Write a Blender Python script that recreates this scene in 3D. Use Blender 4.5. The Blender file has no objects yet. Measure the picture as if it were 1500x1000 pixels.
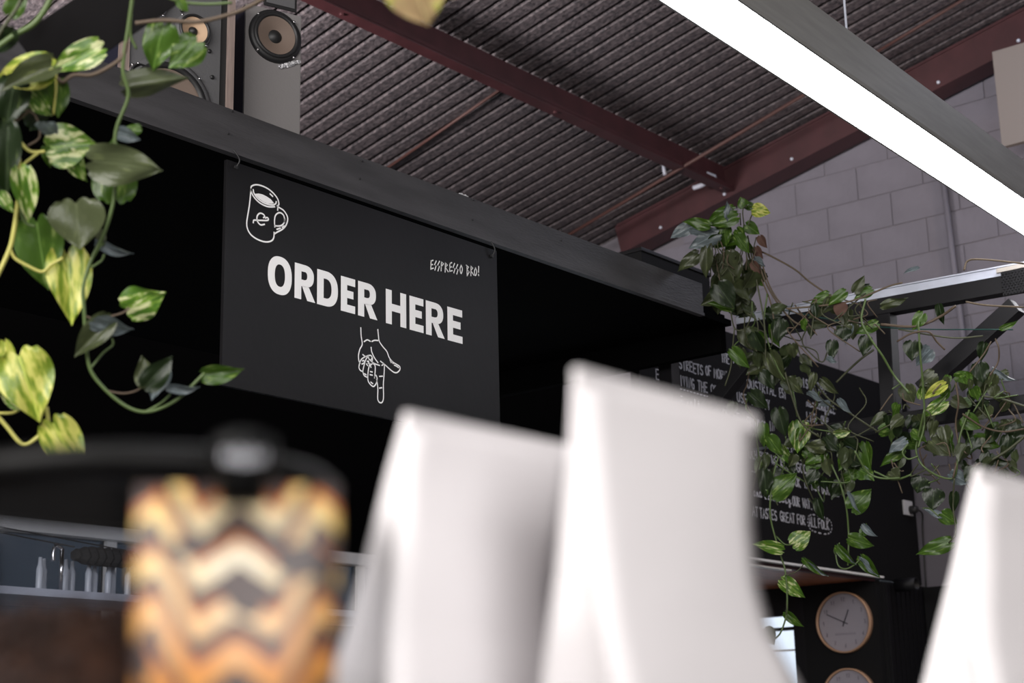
import bpy, bmesh, math, random
from math import sin, cos, pi, radians
from mathutils import Vector, Matrix
random.seed(7)
SC = bpy.context.scene
COL = SC.collection
# ------------------------------------------------------------------ camera
F = 2350.0; PITCH = radians(14.3); ROLL = radians(-1.3); YAW = radians(50.672)
CAMZ = 1.35
Fw = Vector((sin(YAW)*cos(PITCH), cos(YAW)*cos(PITCH), sin(PITCH)))
R0 = Vector((cos(YAW), -sin(YAW), 0)); U0 = R0.cross(Fw)
Rt = R0*cos(ROLL)+U0*sin(ROLL); Up = -R0*sin(ROLL)+U0*cos(ROLL)
cd = bpy.data.cameras.new('camera'); cam = bpy.data.objects.new('camera', cd); COL.objects.link(cam)
M3 = Matrix((Rt, Up, -Fw)).transposed()
CP = Vector((0, 0, CAMZ))
cam.matrix_world = Matrix.Translation(CP) @ M3.to_4x4()
cd.sensor_width = 36; cd.lens = F/1500*36; cd.clip_start = 0.02; cd.clip_end = 100
cd.dof.use_dof = True; cd.dof.focus_distance = 4.95; cd.dof.aperture_fstop = 4.2
SC.camera = cam
# ------------------------------------------------------------------ world, light, exposure
SC.view_settings.view_transform = 'Standard'; SC.view_settings.look = 'None'
SC.view_settings.gamma = 1; SC.view_settings.use_curve_mapping = False
SC.view_settings.exposure = 0.8
SC.cycles.use_denoising = True
SC.cycles.max_bounces = 6
w = bpy.data.worlds.new('world'); SC.world = w; w.use_nodes = True
w.node_tree.nodes['Background'].inputs[0].default_value = (0.78, 0.87, 1.0, 1)
w.node_tree.nodes['Background'].inputs[1].default_value = 0.7
def area(name, loc, target, sx, sy, energy, col):
    l = bpy.data.lights.new(name, 'AREA'); l.shape = 'RECTANGLE'; l.size = sx; l.size_y = sy
    l.energy = energy; l.color = col
    o = bpy.data.objects.new(name, l); COL.objects.link(o); o.location = loc
    o.rotation_euler = (Vector(target)-Vector(loc)).to_track_quat('-Z', 'Y').to_euler()
    return o
area('side_fill', (-2.2, 1.8, 3.5), (4, 3.8, 3.3), 4.0, 2.0, 190, (1.0, 0.96, 0.93))  # added fill light from the left; no door is built there
area('front_fill', (-0.6, -2.6, 3.2), (1.6, 1.5, 1.6), 3.0, 2.4, 128, (1.0, 0.97, 0.96))  # added fill light behind the camera, brightens the bags; no door there
area('wall_fill', (7.7, 1.7, 4.9), (8.0, 3.6, 2.6), 1.2, 0.8, 13, (0.80, 0.84, 1.0))  # added cool fill for block wall and truss rail; roof has no opening
rf_ = area('roof_fill', (2.2, 5.9, 3.35), (5.2, 5.3, 4.9), 1.2, 0.5, 30, (1.0, 0.92, 0.90)); rf_.data.spread = radians(75)  # added fill light to lift the left of the ceiling; no window there
area('warm_pendant_glow', (7.3, 1.6, 3.3), (8.2, 2.9, 4.1), 0.3, 0.3, 6, (1.0, 0.70, 0.42))

# ------------------------------------------------------------------ layout helpers (pixel of the 1500x1000 frame -> point on a real plane)
def ray(px, py):
    return (Rt*((px-750)/F) - Up*((py-500)/F) + Fw).normalized()
def P(px, py, ax, v):
    r = ray(px, py); b = CP[ax]
    return CP + r*((v-b)/r[ax])
def PL(px, py, p0, n):
    r = ray(px, py); return CP + r*((p0-CP).dot(n)/r.dot(n))
def D(px, py, d):
    return CP + ray(px, py)*d

# ------------------------------------------------------------------ materials
def nt(name):
    m = bpy.data.materials.new(name); m.use_nodes = True
    return m, m.node_tree.nodes, m.node_tree.links, m.node_tree.nodes['Principled BSDF']
def mat(name, col, rough=0.6, metal=0.0, var=0.0, vscale=8.0, stretch=(1, 1, 1), bump=0.0, bscale=60.0, spec=0.5, col2=None, coat=0.0):
    m, N, L, b = nt(name)
    b.inputs['Roughness'].default_value = rough; b.inputs['Metallic'].default_value = metal
    b.inputs['Specular IOR Level'].default_value = spec; b.inputs['Coat Weight'].default_value = coat
    b.inputs['Base Color'].default_value = (*col, 1)
    if var or bump or col2:
        tc = N.new('ShaderNodeTexCoord'); mp = N.new('ShaderNodeMapping'); mp.inputs['Scale'].default_value = stretch
        L.new(tc.outputs['Object'], mp.inputs[0])
    if var or col2:
        nz = N.new('ShaderNodeTexNoise'); nz.inputs['Scale'].default_value = vscale; nz.inputs['Detail'].default_value = 5
        L.new(mp.outputs[0], nz.inputs['Vector'])
        cr = N.new('ShaderNodeValToRGB'); cr.color_ramp.elements[0].position = 0.35; cr.color_ramp.elements[1].position = 0.65
        a = col if col2 else tuple(max(0, c*(1-var)) for c in col)
        c2 = col2 if col2 else tuple(min(1, c*(1+var)) for c in col)
        cr.color_ramp.elements[0].color = (*a, 1); cr.color_ramp.elements[1].color = (*c2, 1)
        L.new(nz.outputs[0], cr.inputs[0]); L.new(cr.outputs[0], b.inputs['Base Color'])
    if bump:
        n2 = N.new('ShaderNodeTexNoise'); n2.inputs['Scale'].default_value = bscale; n2.inputs['Detail'].default_value = 6
        L.new(mp.outputs[0], n2.inputs['Vector'])
        bp = N.new('ShaderNodeBump'); bp.inputs['Strength'].default_value = bump; bp.inputs['Distance'].default_value = 0.01
        L.new(n2.outputs[0], bp.inputs['Height']); L.new(bp.outputs[0], b.inputs['Normal'])
    return m
def emis(name, col, s):
    m, N, L, b = nt(name); b.inputs['Base Color'].default_value = (*col, 1)
    b.inputs['Emission Color'].default_value = (*col, 1); b.inputs['Emission Strength'].default_value = s
    return m
def leafmat(name, g1, g2, cream, amount, back=0.3):
    m, N, L, b = nt(name)
    tc = N.new('ShaderNodeTexCoord'); oi = N.new('ShaderNodeObjectInfo')
    add = N.new('ShaderNodeVectorMath'); add.operation = 'ADD'
    cmb = N.new('ShaderNodeVectorMath'); cmb.operation = 'SCALE'; cmb.inputs[0].default_value = (13, 7, 5)
    L.new(oi.outputs['Random'], cmb.inputs['Scale']); L.new(tc.outputs['Object'], add.inputs[0]); L.new(cmb.outputs[0], add.inputs[1])
    sep = N.new('ShaderNodeSeparateXYZ'); L.new(tc.outputs['Object'], sep.inputs[0])
    ab = N.new('ShaderNodeMath'); ab.operation = 'ABSOLUTE'; L.new(sep.outputs[1], ab.inputs[0])
    # streaks run outwards from the midrib
    mp = N.new('ShaderNodeMapping'); mp.inputs['Rotation'].default_value = (0, 0, 0.5); mp.inputs['Scale'].default_value = (1.5, 4.2, 1)
    L.new(add.outputs[0], mp.inputs[0])
    nz = N.new('ShaderNodeTexNoise'); nz.inputs['Scale'].default_value = 1.9; nz.inputs['Detail'].default_value = 5
    L.new(mp.outputs[0], nz.inputs['Vector'])
    cr = N.new('ShaderNodeValToRGB'); e = cr.color_ramp.elements
    e[0].position = amount-0.10; e[0].color = (*g1, 1); e[1].position = amount+0.06; e[1].color = (*cream, 1)
    x = e.new(amount); x.color = (*g2, 1)
    L.new(nz.outputs[0], cr.inputs[0])
    lt = N.new('ShaderNodeMath'); lt.operation = 'LESS_THAN'; lt.inputs[1].default_value = 0.014; L.new(ab.outputs[0], lt.inputs[0])
    mx = N.new('ShaderNodeMix'); mx.data_type = 'RGBA'; L.new(lt.outputs[0], mx.inputs[0]); L.new(cr.outputs[0], mx.inputs[6])
    mx.inputs[7].default_value = (*[min(1, c*1.4+0.02) for c in g2], 1)
    # underside of a leaf is duller
    geo = N.new('ShaderNodeNewGeometry'); m2 = N.new('ShaderNodeMix'); m2.data_type = 'RGBA'; mm = N.new('ShaderNodeMath'); mm.operation = 'MULTIPLY'; mm.inputs[1].default_value = back
    L.new(geo.outputs['Backfacing'], mm.inputs[0]); L.new(mm.outputs[0], m2.inputs[0]); L.new(mx.outputs[2], m2.inputs[6]); m2.inputs[7].default_value = (0.09, 0.11, 0.05, 1)
    L.new(m2.outputs[2], b.inputs['Base Color'])
    b.inputs['Roughness'].default_value = 0.32
    tr = N.new('ShaderNodeBsdfTranslucent'); L.new(m2.outputs[2], tr.inputs[0])
    ms = N.new('ShaderNodeMixShader'); ms.inputs[0].default_value = 0.3
    L.new(b.outputs[0], ms.inputs[1]); L.new(tr.outputs[0], ms.inputs[2]); L.new(ms.outputs[0], N['Material Output'].inputs[0])
    bp = N.new('ShaderNodeBump'); bp.inputs['Strength'].default_value = 0.25; bp.inputs['Distance'].default_value = 0.01
    L.new(nz.outputs[0], bp.inputs['Height']); L.new(bp.outputs[0], b.inputs['Normal'])
    return m
M = dict(
    black=mat('black_paint', (0.006, 0.006, 0.007), 0.75, spec=0.25),
    void=mat('matt_black_board', (0.002, 0.002, 0.0022), 0.95, spec=0.05),
    fascia=mat('charcoal_stained_timber', (0.055, 0.053, 0.057), 0.55, var=0.22, vscale=3, stretch=(1, 1, 6), bump=0.25, bscale=30),
    sign=mat('blackboard_black', (0.0050, 0.0047, 0.0056), 0.5, var=0.25, vscale=3, bump=0.05, bscale=40, spec=0.28),
    board=mat('chalkboard_black', (0.0045, 0.0045, 0.0055), 0.7, spec=0.2),
    white=mat('white_paint', (0.88, 0.88, 0.88), 0.7),
    chalk=mat('chalk_pen_white', (0.60, 0.61, 0.66), 0.8),
    floor=mat('polished_concrete', (0.20, 0.19, 0.18), 0.5, var=0.15, vscale=2),
    ceil=mat('foil_backed_sheet', (0.050, 0.044, 0.050), 0.6, metal=0.2, bump=1.0, bscale=45, col2=(0.15, 0.128, 0.136), vscale=42),
    maroon=mat('maroon_steel_paint', (0.048, 0.014, 0.017), 0.5, var=0.15),
    rust=mat('rust_primer', (0.07, 0.030, 0.026), 0.6),
    block=mat('painted_concrete_block', (0.158, 0.150, 0.180), 0.85, var=0.06, vscale=5, bump=0.35, bscale=35),
    mortar=mat('painted_mortar', (0.155, 0.144, 0.165), 0.9),
    sheet=mat('painted_sheet', (0.22, 0.195, 0.185), 0.8),
    plaster=mat('off_white_sheet', (0.46, 0.42, 0.38), 0.8),
    led=emis('led_diffuser', (0.96, 0.96, 1.0), 6.0),
    alu=mat('brushed_aluminium', (0.34, 0.34, 0.33), 0.5, metal=0.35, var=0.08, vscale=4, stretch=(1, 12, 12)),
    steel=mat('black_painted_steel', (0.0065, 0.0062, 0.008), 0.5, spec=0.3),
    brace=mat('dark_stained_timber', (0.0035, 0.003, 0.0035), 0.8, spec=0.15),
    galv=mat('pale_galvanised_steel', (0.55, 0.58, 0.68), 0.45, metal=0.0, var=0.1),
    cab_grey=mat('grey_speaker_paint', (0.20, 0.19, 0.19), 0.6, bump=0.1, bscale=150),
    cab_dark=mat('dark_grey_baffle', (0.10, 0.10, 0.105), 0.6, bump=0.12, bscale=120),
    navy=mat('dark_navy_side', (0.018, 0.018, 0.035), 0.6),
    veneer=mat('faded_veneer', (0.26, 0.20, 0.18), 0.6, var=0.15, stretch=(14, 14, 1)),
    rubber=mat('rubber_surround', (0.015, 0.015, 0.016), 0.5),
    cone=mat('beige_paper_cone', (0.55, 0.38, 0.25), 0.75),
    cone_brown=mat('brown_paper_cone', (0.17, 0.125, 0.10), 0.7),
    chrome=mat('chrome', (0.8, 0.8, 0.82), 0.2, metal=1.0),
    foil=mat('crumpled_tape', (0.55, 0.55, 0.57), 0.35, metal=0.5, bump=1.0, bscale=70),
    stem_y=mat('yellow_green_stem', (0.42, 0.40, 0.10), 0.45),
    stem_g=mat('green_stem', (0.07, 0.11, 0.03), 0.45),
    stem_b=mat('brown_stem', (0.08, 0.055, 0.035), 0.7),
    stem_d=mat('dull_olive_stem', (0.045, 0.05, 0.022), 0.6),
    paper=mat('white_bag_paper', (0.66, 0.635, 0.645), 0.6, bump=0.1, bscale=14),
    print_grey=mat('faded_grey_print', (0.35, 0.30, 0.31), 0.7),
    beans=mat('roasted_coffee_bean', (0.11, 0.045, 0.022), 0.4, var=0.4, vscale=30),
    lid=mat('black_plastic_lid', (0.003, 0.003, 0.003), 0.5, spec=0.15),
    wood=mat('red_brown_timber', (0.36, 0.12, 0.055), 0.55, var=0.25, vscale=4, stretch=(1, 8, 8)),
    clockface=mat('clock_face_paper', (0.42, 0.39, 0.42), 0.6),
    clockwood=mat('pale_wood_rim', (0.45, 0.27, 0.17), 0.5),
    ink=mat('grey_clock_ink', (0.10, 0.095, 0.11), 0.7),
    whiteplastic=mat('white_plastic', (0.55, 0.55, 0.57), 0.5),
    darkroll=mat('dark_wrinkled_cloth', (0.03, 0.029, 0.03), 0.9, bump=0.6, bscale=25),
    bottle=mat('pale_frosted_bottle', (0.62, 0.66, 0.74), 0.25),
    dead=mat('dead_leaf_brown', (0.085, 0.042, 0.03), 0.8),
    roots=mat('dry_root_brown', (0.10, 0.075, 0.05), 0.85),
)
M['leaf_y'] = leafmat('yellow_green_leaf', (0.17, 0.26, 0.02), (0.38, 0.44, 0.06), (0.60, 0.60, 0.14), 0.50, 0.25)
M['leaf_c'] = leafmat('cream_marbled_leaf', (0.06, 0.14, 0.015), (0.15, 0.26, 0.03), (0.55, 0.58, 0.30), 0.54, 0.4)
M['leaf_g'] = leafmat('mid_green_leaf', (0.045, 0.10, 0.010), (0.08, 0.155, 0.02), (0.22, 0.30, 0.08), 0.62, 0.4)
M['leaf_o'] = leafmat('dull_olive_leaf', (0.050, 0.062, 0.026), (0.07, 0.085, 0.035), (0.15, 0.18, 0.07), 0.64, 0.5)
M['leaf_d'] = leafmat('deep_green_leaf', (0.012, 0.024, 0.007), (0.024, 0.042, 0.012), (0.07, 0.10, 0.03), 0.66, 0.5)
M['leaf_p'] = leafmat('pale_tan_leaf', (0.66, 0.46, 0.24), (0.72, 0.55, 0.27), (0.60, 0.58, 0.16), 0.56, 0.2)
M['leaf_s'] = leafmat('painted_sheen_leaf', (0.13, 0.16, 0.17), (0.19, 0.235, 0.25), (0.27, 0.32, 0.34), 0.62, 0.3)  # blue-grey base colour paints in the reflected sheen on glossy leaves
def glass(name, col, haze=0.0):
    m, N, L, b = nt(name)
    t = N.new('ShaderNodeBsdfTransparent'); t.inputs[0].default_value = (*col, 1)
    g = N.new('ShaderNodeBsdfGlossy'); g.inputs['Roughness'].default_value = 0.08
    ms = N.new('ShaderNodeMixShader'); fr = N.new('ShaderNodeFresnel'); fr.inputs[0].default_value = 1.3
    L.new(fr.outputs[0], ms.inputs[0]); L.new(t.outputs[0], ms.inputs[1]); L.new(g.outputs[0], ms.inputs[2]); m2 = N.new('ShaderNodeMixShader'); m2.inputs[0].default_value = haze; df = N.new('ShaderNodeBsdfDiffuse'); df.inputs[0].default_value = (0.5, 0.5, 0.52, 1)
    L.new(ms.outputs[0], m2.inputs[1]); L.new(df.outputs[0], m2.inputs[2]); L.new(m2.outputs[0], N['Material Output'].inputs[0])
    return m
M['hopper_clear'] = glass('smoky_clear_plastic', (0.78, 0.80, 0.84), haze=0.008)
M['pane'] = glass('tinted_window_glass', (0.20, 0.215, 0.23))
M['pane_clear'] = glass('clear_window_glass', (0.96, 0.97, 0.98))
M['clockglass'] = glass('clock_glass', (0.93, 0.93, 0.96))
# patterned pouch: zig-zag bands, yellow at the top, cream in the middle, orange below
def pouchmat():
    m, N, L, b = nt('zigzag_printed_pouch'); b.inputs['Roughness'].default_value = 0.45
    tc = N.new('ShaderNodeTexCoord'); s = N.new('ShaderNodeSeparateXYZ'); L.new(tc.outputs['Object'], s.inputs[0])
    nz = N.new('ShaderNodeTexNoise'); nz.inputs['Scale'].default_value = 35; L.new(tc.outputs['Object'], nz.inputs['Vector'])
    def ma(op, a, bb=None, cc=None):
        n = N.new('ShaderNodeMath'); n.operation = op
        for i, v in enumerate((a, bb, cc)):
            if v is None: continue
            if isinstance(v, (int, float)): n.inputs[i].default_value = v
            else: L.new(v, n.inputs[i])
        return n.outputs[0]
    x = ma('ABSOLUTE', s.outputs[0])
    tri = ma('PINGPONG', x, 0.017)
    v = ma('ADD', ma('SUBTRACT', s.outputs[2], ma('MULTIPLY', x, 0.55)), ma('MULTIPLY', tri, 1.25))
    v = ma('ADD', v, ma('MULTIPLY', nz.outputs[0], 0.014))
    band = ma('FRACT', ma('MULTIPLY', v, 44))
    isgap = ma('LESS_THAN', band, 0.40)
    blob = ma('GREATER_THAN', nz.outputs[0], 0.64)
    gap = ma('MAXIMUM', isgap, blob)
    cr = N.new('ShaderNodeValToRGB'); e = cr.color_ramp.elements
    e[0].position = 0.0; e[0].color = (0.50, 0.20, 0.04, 1); e[1].position = 1.0; e[1].color = (0.62, 0.42, 0.08, 1)
    for p, c in ((0.3, (0.55, 0.26, 0.05)), (0.55, (0.60, 0.38, 0.08)), (0.8, (0.62, 0.42, 0.09))):
        q = e.new(p); q.color = (*c, 1)
    L.new(ma('ADD', ma('MULTIPLY_ADD', s.outputs[2], 9.0, -1.02), ma('MULTIPLY', nz.outputs[0], 0.25)), cr.inputs[0])
    tz = ma('MULTIPLY_ADD', s.outputs[2], 9.0, -1.02)
    cf = ma('MULTIPLY', ma('MAXIMUM', ma('SUBTRACT', 1.0, ma('MULTIPLY', x, 20.0)), 0.0), ma('MAXIMUM', ma('SUBTRACT', 1.0, ma('MULTIPLY', ma('ABSOLUTE', ma('SUBTRACT', tz, 0.45)), 2.2)), 0.0))
    cw = N.new('ShaderNodeMix'); cw.data_type = 'RGBA'; L.new(ma('MINIMUM', ma('MULTIPLY', cf, 1.3), 1.0), cw.inputs[0]); L.new(cr.outputs[0], cw.inputs[6]); cw.inputs[7].default_value = (0.62, 0.56, 0.42, 1)
    oc = N.new('ShaderNodeMix'); oc.data_type = 'RGBA'; L.new(ma('GREATER_THAN', band, 0.82), oc.inputs[0]); L.new(cw.outputs[2], oc.inputs[6]); oc.inputs[7].default_value = (0.40, 0.12, 0.025, 1)
    mx = N.new('ShaderNodeMix'); mx.data_type = 'RGBA'; L.new(gap, mx.inputs[0]); L.new(oc.outputs[2], mx.inputs[6]); mx.inputs[7].default_value = (0.050, 0.034, 0.032, 1)
    L.new(mx.outputs[2], b.inputs['Base Color'])
    return m
M['pouch'] = pouchmat()

# ------------------------------------------------------------------ object helpers
def link(name, me, m=None, parent=None):
    o = bpy.data.objects.new(name, me); COL.objects.link(o)
    if m is not None:
        me.materials.clear(); me.materials.append(M[m] if isinstance(m, str) else m)
    if parent is not None: o.parent = parent
    return o
def tag(o, label, cat, group=None):
    o['label'] = label; o['category'] = cat
    if group: o['group'] = group
    return o
def thing(name, loc, label, cat, group=None, rz=0.0):
    o = bpy.data.objects.new(name, None); COL.objects.link(o); o.empty_display_size = 0.05
    o.location = loc; o.rotation_euler = (0, 0, rz); o['label'] = label; o['category'] = cat
    if group: o['group'] = group
    bpy.context.view_layer.update()
    return o
def local(parent, o):            # keep the world placement while parenting
    o.parent = parent; o.matrix_parent_inverse = parent.matrix_world.inverted(); return o
def bmbox(bm, lo, hi, mtx=None, bevel=0.0):
    vs = [bm.verts.new((x, y, z)) for x in (lo[0], hi[0]) for y in (lo[1], hi[1]) for z in (lo[2], hi[2])]
    if mtx is not None:
        for v in vs: v.co = mtx @ v.co
    fs = [(0, 1, 3, 2), (4, 6, 7, 5), (0, 4, 5, 1), (2, 3, 7, 6), (0, 2, 6, 4), (1, 5, 7, 3)]
    faces = [bm.faces.new([vs[i] for i in f]) for f in fs]
    if bevel:
        es = list({e for f in faces for e in f.edges})
        bmesh.ops.bevel(bm, geom=es, offset=bevel, segments=2, affect='EDGES', profile=0.7)
def done(bm, name, m, parent=None, smooth=False, keep=True):
    bmesh.ops.recalc_face_normals(bm, faces=bm.faces[:])
    me = bpy.data.meshes.new(name); bm.to_mesh(me); bm.free()
    if smooth:
        for p in me.polygons: p.use_smooth = True
    o = link(name, me, m)
    if parent is not None:
        if keep: local(parent, o)
        else: o.parent = parent
    return o
def box(name, lo, hi, m, parent=None, bevel=0.0, mtx=None, keep=True):
    bm = bmesh.new(); bmbox(bm, lo, hi, mtx, bevel); return done(bm, name, m, parent, keep=keep)
def struct(o): o['kind'] = 'structure'; return o
def frame_from(a, b, side):
    x = (b-a).normalized(); z = (side - x*side.dot(x)).normalized(); y = z.cross(x)
    m = Matrix((x, y, z)).transposed().to_4x4(); m.translation = a
    return m, (b-a).length
def beam(name, a, b, wy, wz, m, parent=None, side=Vector((0, 0, 1)), bevel=0.0):
    a = Vector(a); b = Vector(b); mm, l = frame_from(a, b, Vector(side))
    return box(name, (0, -wy/2, -wz/2), (l, wy/2, wz/2), m, parent, bevel, mm)
def catmull(pts, n=6):
    pts = [Vector(p) for p in pts]
    if len(pts) < 3: return pts
    out = []
    q = [pts[0]*2-pts[1]] + pts + [pts[-1]*2-pts[-2]]
    for i in range(1, len(q)-2):
        for k in range(n):
            t = k/n; a, b, c, d = q[i-1], q[i], q[i+1], q[i+2]
            out.append(0.5*((2*b)+(c-a)*t+(2*a-5*b+4*c-d)*t*t+(-a+3*b-3*c+d)*t**3))
    out.append(pts[-1]); return out
def tube_bm(bm, pts, r, seg=7, r2=None):
    pts = [Vector(p) for p in pts]; rings = []
    n = len(pts); up = Vector((0.31, 0.2, 0.93)).normalized()
    for i, p in enumerate(pts):
        d = (pts[min(i+1, n-1)]-pts[max(i-1, 0)]).normalized()
        if abs(d.dot(up)) > 0.97: up = Vector((0.9, 0.3, 0.1)).normalized()
        s = d.cross(up).normalized(); u = s.cross(d).normalized()
        rr = r if r2 is None else r+(r2-r)*i/(n-1)
        rings.append([bm.verts.new(p+(s*cos(2*pi*k/seg)+u*sin(2*pi*k/seg))*rr) for k in range(seg)])
    for i in range(n-1):
        for k in range(seg):
            bm.faces.new((rings[i][k], rings[i][(k+1) % seg], rings[i+1][(k+1) % seg], rings[i+1][k]))
    bm.faces.new(rings[0]); bm.faces.new(rings[-1][::-1])
def tube(name, pts, r, m, parent=None, seg=7, smooth_path=True, r2=None):
    bm = bmesh.new(); tube_bm(bm, catmull(pts) if smooth_path else pts, r, seg, r2)
    return done(bm, name, m, parent, smooth=True)
def lathe(name, prof, m, parent=None, seg=40, mtx=None, keep=True, smooth=True):
    bm = bmesh.new(); rings = []
    for r, z in prof:
        if r < 1e-6: rings.append([bm.verts.new((0, 0, z))])
        else: rings.append([bm.verts.new((r*cos(2*pi*k/seg), r*sin(2*pi*k/seg), z)) for k in range(seg)])
    for a, b in zip(rings[:-1], rings[1:]):
        for k in range(seg):
            k2 = (k+1) % seg
            if len(a) == 1 and len(b) == 1: continue
            if len(a) == 1: bm.faces.new((a[0], b[k], b[k2]))
            elif len(b) == 1: bm.faces.new((a[k], a[k2], b[0]))
            else: bm.faces.new((a[k], a[k2], b[k2], b[k]))
    if mtx is not None: bmesh.ops.transform(bm, matrix=mtx, verts=bm.verts[:])
    return done(bm, name, m, parent, smooth=smooth, keep=keep)
def ribbon(bm, pts, wd, to3, closed=False, caps=0.5):
    """flat stroke of width wd along 2-D points; to3 maps (u, v, lift) to space"""
    pts = [Vector(p) for p in pts]
    if closed: pts = pts + [pts[0], pts[1]]
    elif caps and len(pts) > 1:
        pts[0] = pts[0]-(pts[1]-pts[0]).normalized()*wd*caps; pts[-1] = pts[-1]+(pts[-1]-pts[-2]).normalized()*wd*caps
    pr = None; n = len(pts)
    for i, p in enumerate(pts):
        d = (pts[min(i+1, n-1)]-pts[max(i-1, 0)])
        if d.length < 1e-9: continue
        d.normalize(); nrm = Vector((-d.y, d.x))
        a = bm.verts.new(to3(*(p+nrm*wd/2))); b = bm.verts.new(to3(*(p-nrm*wd/2)))
        if pr: bm.faces.new((pr[0], pr[1], b, a))
        pr = (a, b)
def cat2(pts, n=5):
    return [Vector((p.x, p.y)) for p in catmull([Vector((a[0], a[1], 0)) for a in pts], n)]

# ================================================================== THE SHELL
XW = 8.6; YB = 6.6
struct(box('floor', (-3, -3, -0.1), (9.2, 7.6, 0), 'floor'))
struct(box('wall_left', (-3.1, -3, 0), (-3.0, 7.6, 7), 'plaster'))
struct(box('wall_front', (-3, -3.1, 0), (8.8, -3.0, 7), 'plaster'))
T_ = 0.22; C_ = 4.7442 + CAMZ                 # roof: z = C_ - T_*y
def roofz(y): return C_-T_*y
# corrugated sheet: ribs run down the slope, real profile
bm = bmesh.new(); pitch = 0.112; prof = [(0, 0), (0.072, 0.0), (0.074, 0.045), (0.110, 0.045)]
xs = []
x = -3.05
while x < 8.9:
    for dx, dz in prof: xs.append((x+dx, dz))
    x += pitch
rows = []
for y in (-3.0, 7.4):
    rows.append([bm.verts.new((px_, y, roofz(y)+dz)) for px_, dz in xs])
    rows.append([bm.verts.new((px_, y, roofz(y)+dz+0.006)) for px_, dz in xs])
for i in range(len(xs)-1):
    bm.faces.new((rows[0][i], rows[0][i+1], rows[2][i+1], rows[2][i])); bm.faces.new((rows[1][i], rows[3][i], rows[3][i+1], rows[1][i+1]))
struct(done(bm, 'ceiling', 'ceil'))
# block wall on the right: mortar core plus single blocks
wr = struct(box('wall_right', (XW+0.008, -3, 0), (XW+0.2, 4.1, 6.9), 'mortar'))
box('upper_wall', (XW+0.008, 4.1, 2.25), (XW+0.2, 7.6, 5.3), 'mortar', wr)
bm = bmesh.new(); bmbox(bm, (0, 0.003, 0.003), (0.05, 0.427, 0.210), bevel=0.003)
block0 = done(bm, 'block', 'block', wr); block0.location = (XW, 10, 0)
first = True
for k in range(-12, 9):
    z0 = 3.443+CAMZ-0.213*(k+1) - 0.213*0
    for j in range(-6, 6):
        y0 = 3.838+0.43*j+(0.215 if k % 2 == 1 else 0)
        if y0 < 1.0 or y0+0.43 > 5.95 or z0+0.213 > roofz(y0+0.43)+0.03 or z0 < 1.3: continue
        if z0 < 2.1 and (y0 > 4.6 or y0 < 2.6): continue
        b = block0 if first else block0.copy()
        if not first: COL.objects.link(b)
        first = False
        b.location = (XW+0.002+random.uniform(-0.002, 0.002), y0, z0)
# rear facade: black boarding above a long window, pale header between
HZ = 0.97+CAMZ+0.121
struct(box('wall_back', (-2.6, YB, HZ+0.03), (8.6, YB+0.1, roofz(YB)), 'void'))
struct(box('trim_1', (-2.6, YB-0.03, HZ-0.035), (8.0, YB+0.1, HZ+0.03), 'white'))
w1 = struct(box('window_1', (-2.6, YB+0.02, 1.15), (8.0, YB+0.08, 1.2), 'white'))
for xx in (1.9, 3.4, 4.9, 6.66, 7.8):
    box('mullion', (xx-0.03, YB+0.02, 1.2), (xx+0.03, YB+0.08, HZ-0.035), 'white', w1)
for a_, b_ in ((-2.6, 1.87), (1.93, 3.37), (3.43, 4.87), (4.93, 6.63), (6.69, 7.77), (7.83, 8.0)):
    box('pane', (a_, YB+0.045, 1.2), (b_, YB+0.055, HZ-0.035), 'pane', w1)
struct(box('trim_2', (-2.6, YB, 0), (8.0, YB+0.1, 1.15), 'black'))

# -------------------- roof steel
def roofbeam(y, label, h=0.17, fl=0.075):
    t = thing('roof_beam', (3, y, roofz(y)-0.02), label, 'beam')
    z = roofz(y)-0.012
    box('web', (-2.4, y-0.006, z-h), (8.5, y+0.006, z), 'maroon', t)
    box('flange', (-2.4, y-fl, z-h-0.012), (8.5, y+0.006, z-h), 'maroon', t, bevel=0.003)
    box('lip', (-2.4, y-fl, z-h), (8.5, y-fl+0.01, z-h+0.02), 'maroon', t)
    for xx in (4.95, 6.6, 8.3):
        bm = bmesh.new(); bmesh.ops.create_cone(bm, cap_ends=True, segments=6, radius1=0.012, radius2=0.012, depth=0.012, matrix=Matrix.Translation((xx, y-0.04, z-h-0.018)))
        done(bm, 'bolt', 'maroon', t)
    return t
roofbeam(5.10, 'maroon steel roof beam crossing the dark corrugated ceiling above the sign')
# rafter against the block wall
t = thing('rafter', (8.45, 4.5, roofz(4.5)-0.1), 'maroon steel rafter sloping along the top of the block wall', 'rafter')
a = Vector((8.42, 5.95, roofz(5.95)-0.13)); b = Vector((8.42, 0.9, roofz(0.9)-0.13))
beam('web', a, b, 0.02, 0.20, 'maroon', t)
beam('flange', a-Vector((-0.06, 0, 0.10)), b-Vector((-0.06, 0, 0.10)), 0.16, 0.015, 'maroon', t)
beam('flange', a+Vector((0.06, 0, 0.10)), b+Vector((0.06, 0, 0.10)), 0.16, 0.015, 'maroon', t)
for yy in (5.6, 5.1, 4.6, 4.1, 3.6, 3.1):
    bm = bmesh.new(); bmesh.ops.create_icosphere(bm, subdivisions=2, radius=0.011, matrix=Matrix.Translation((8.405, yy, roofz(yy)-0.20)))
    done(bm, 'bolt', 'galv', t, smooth=True)
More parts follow.
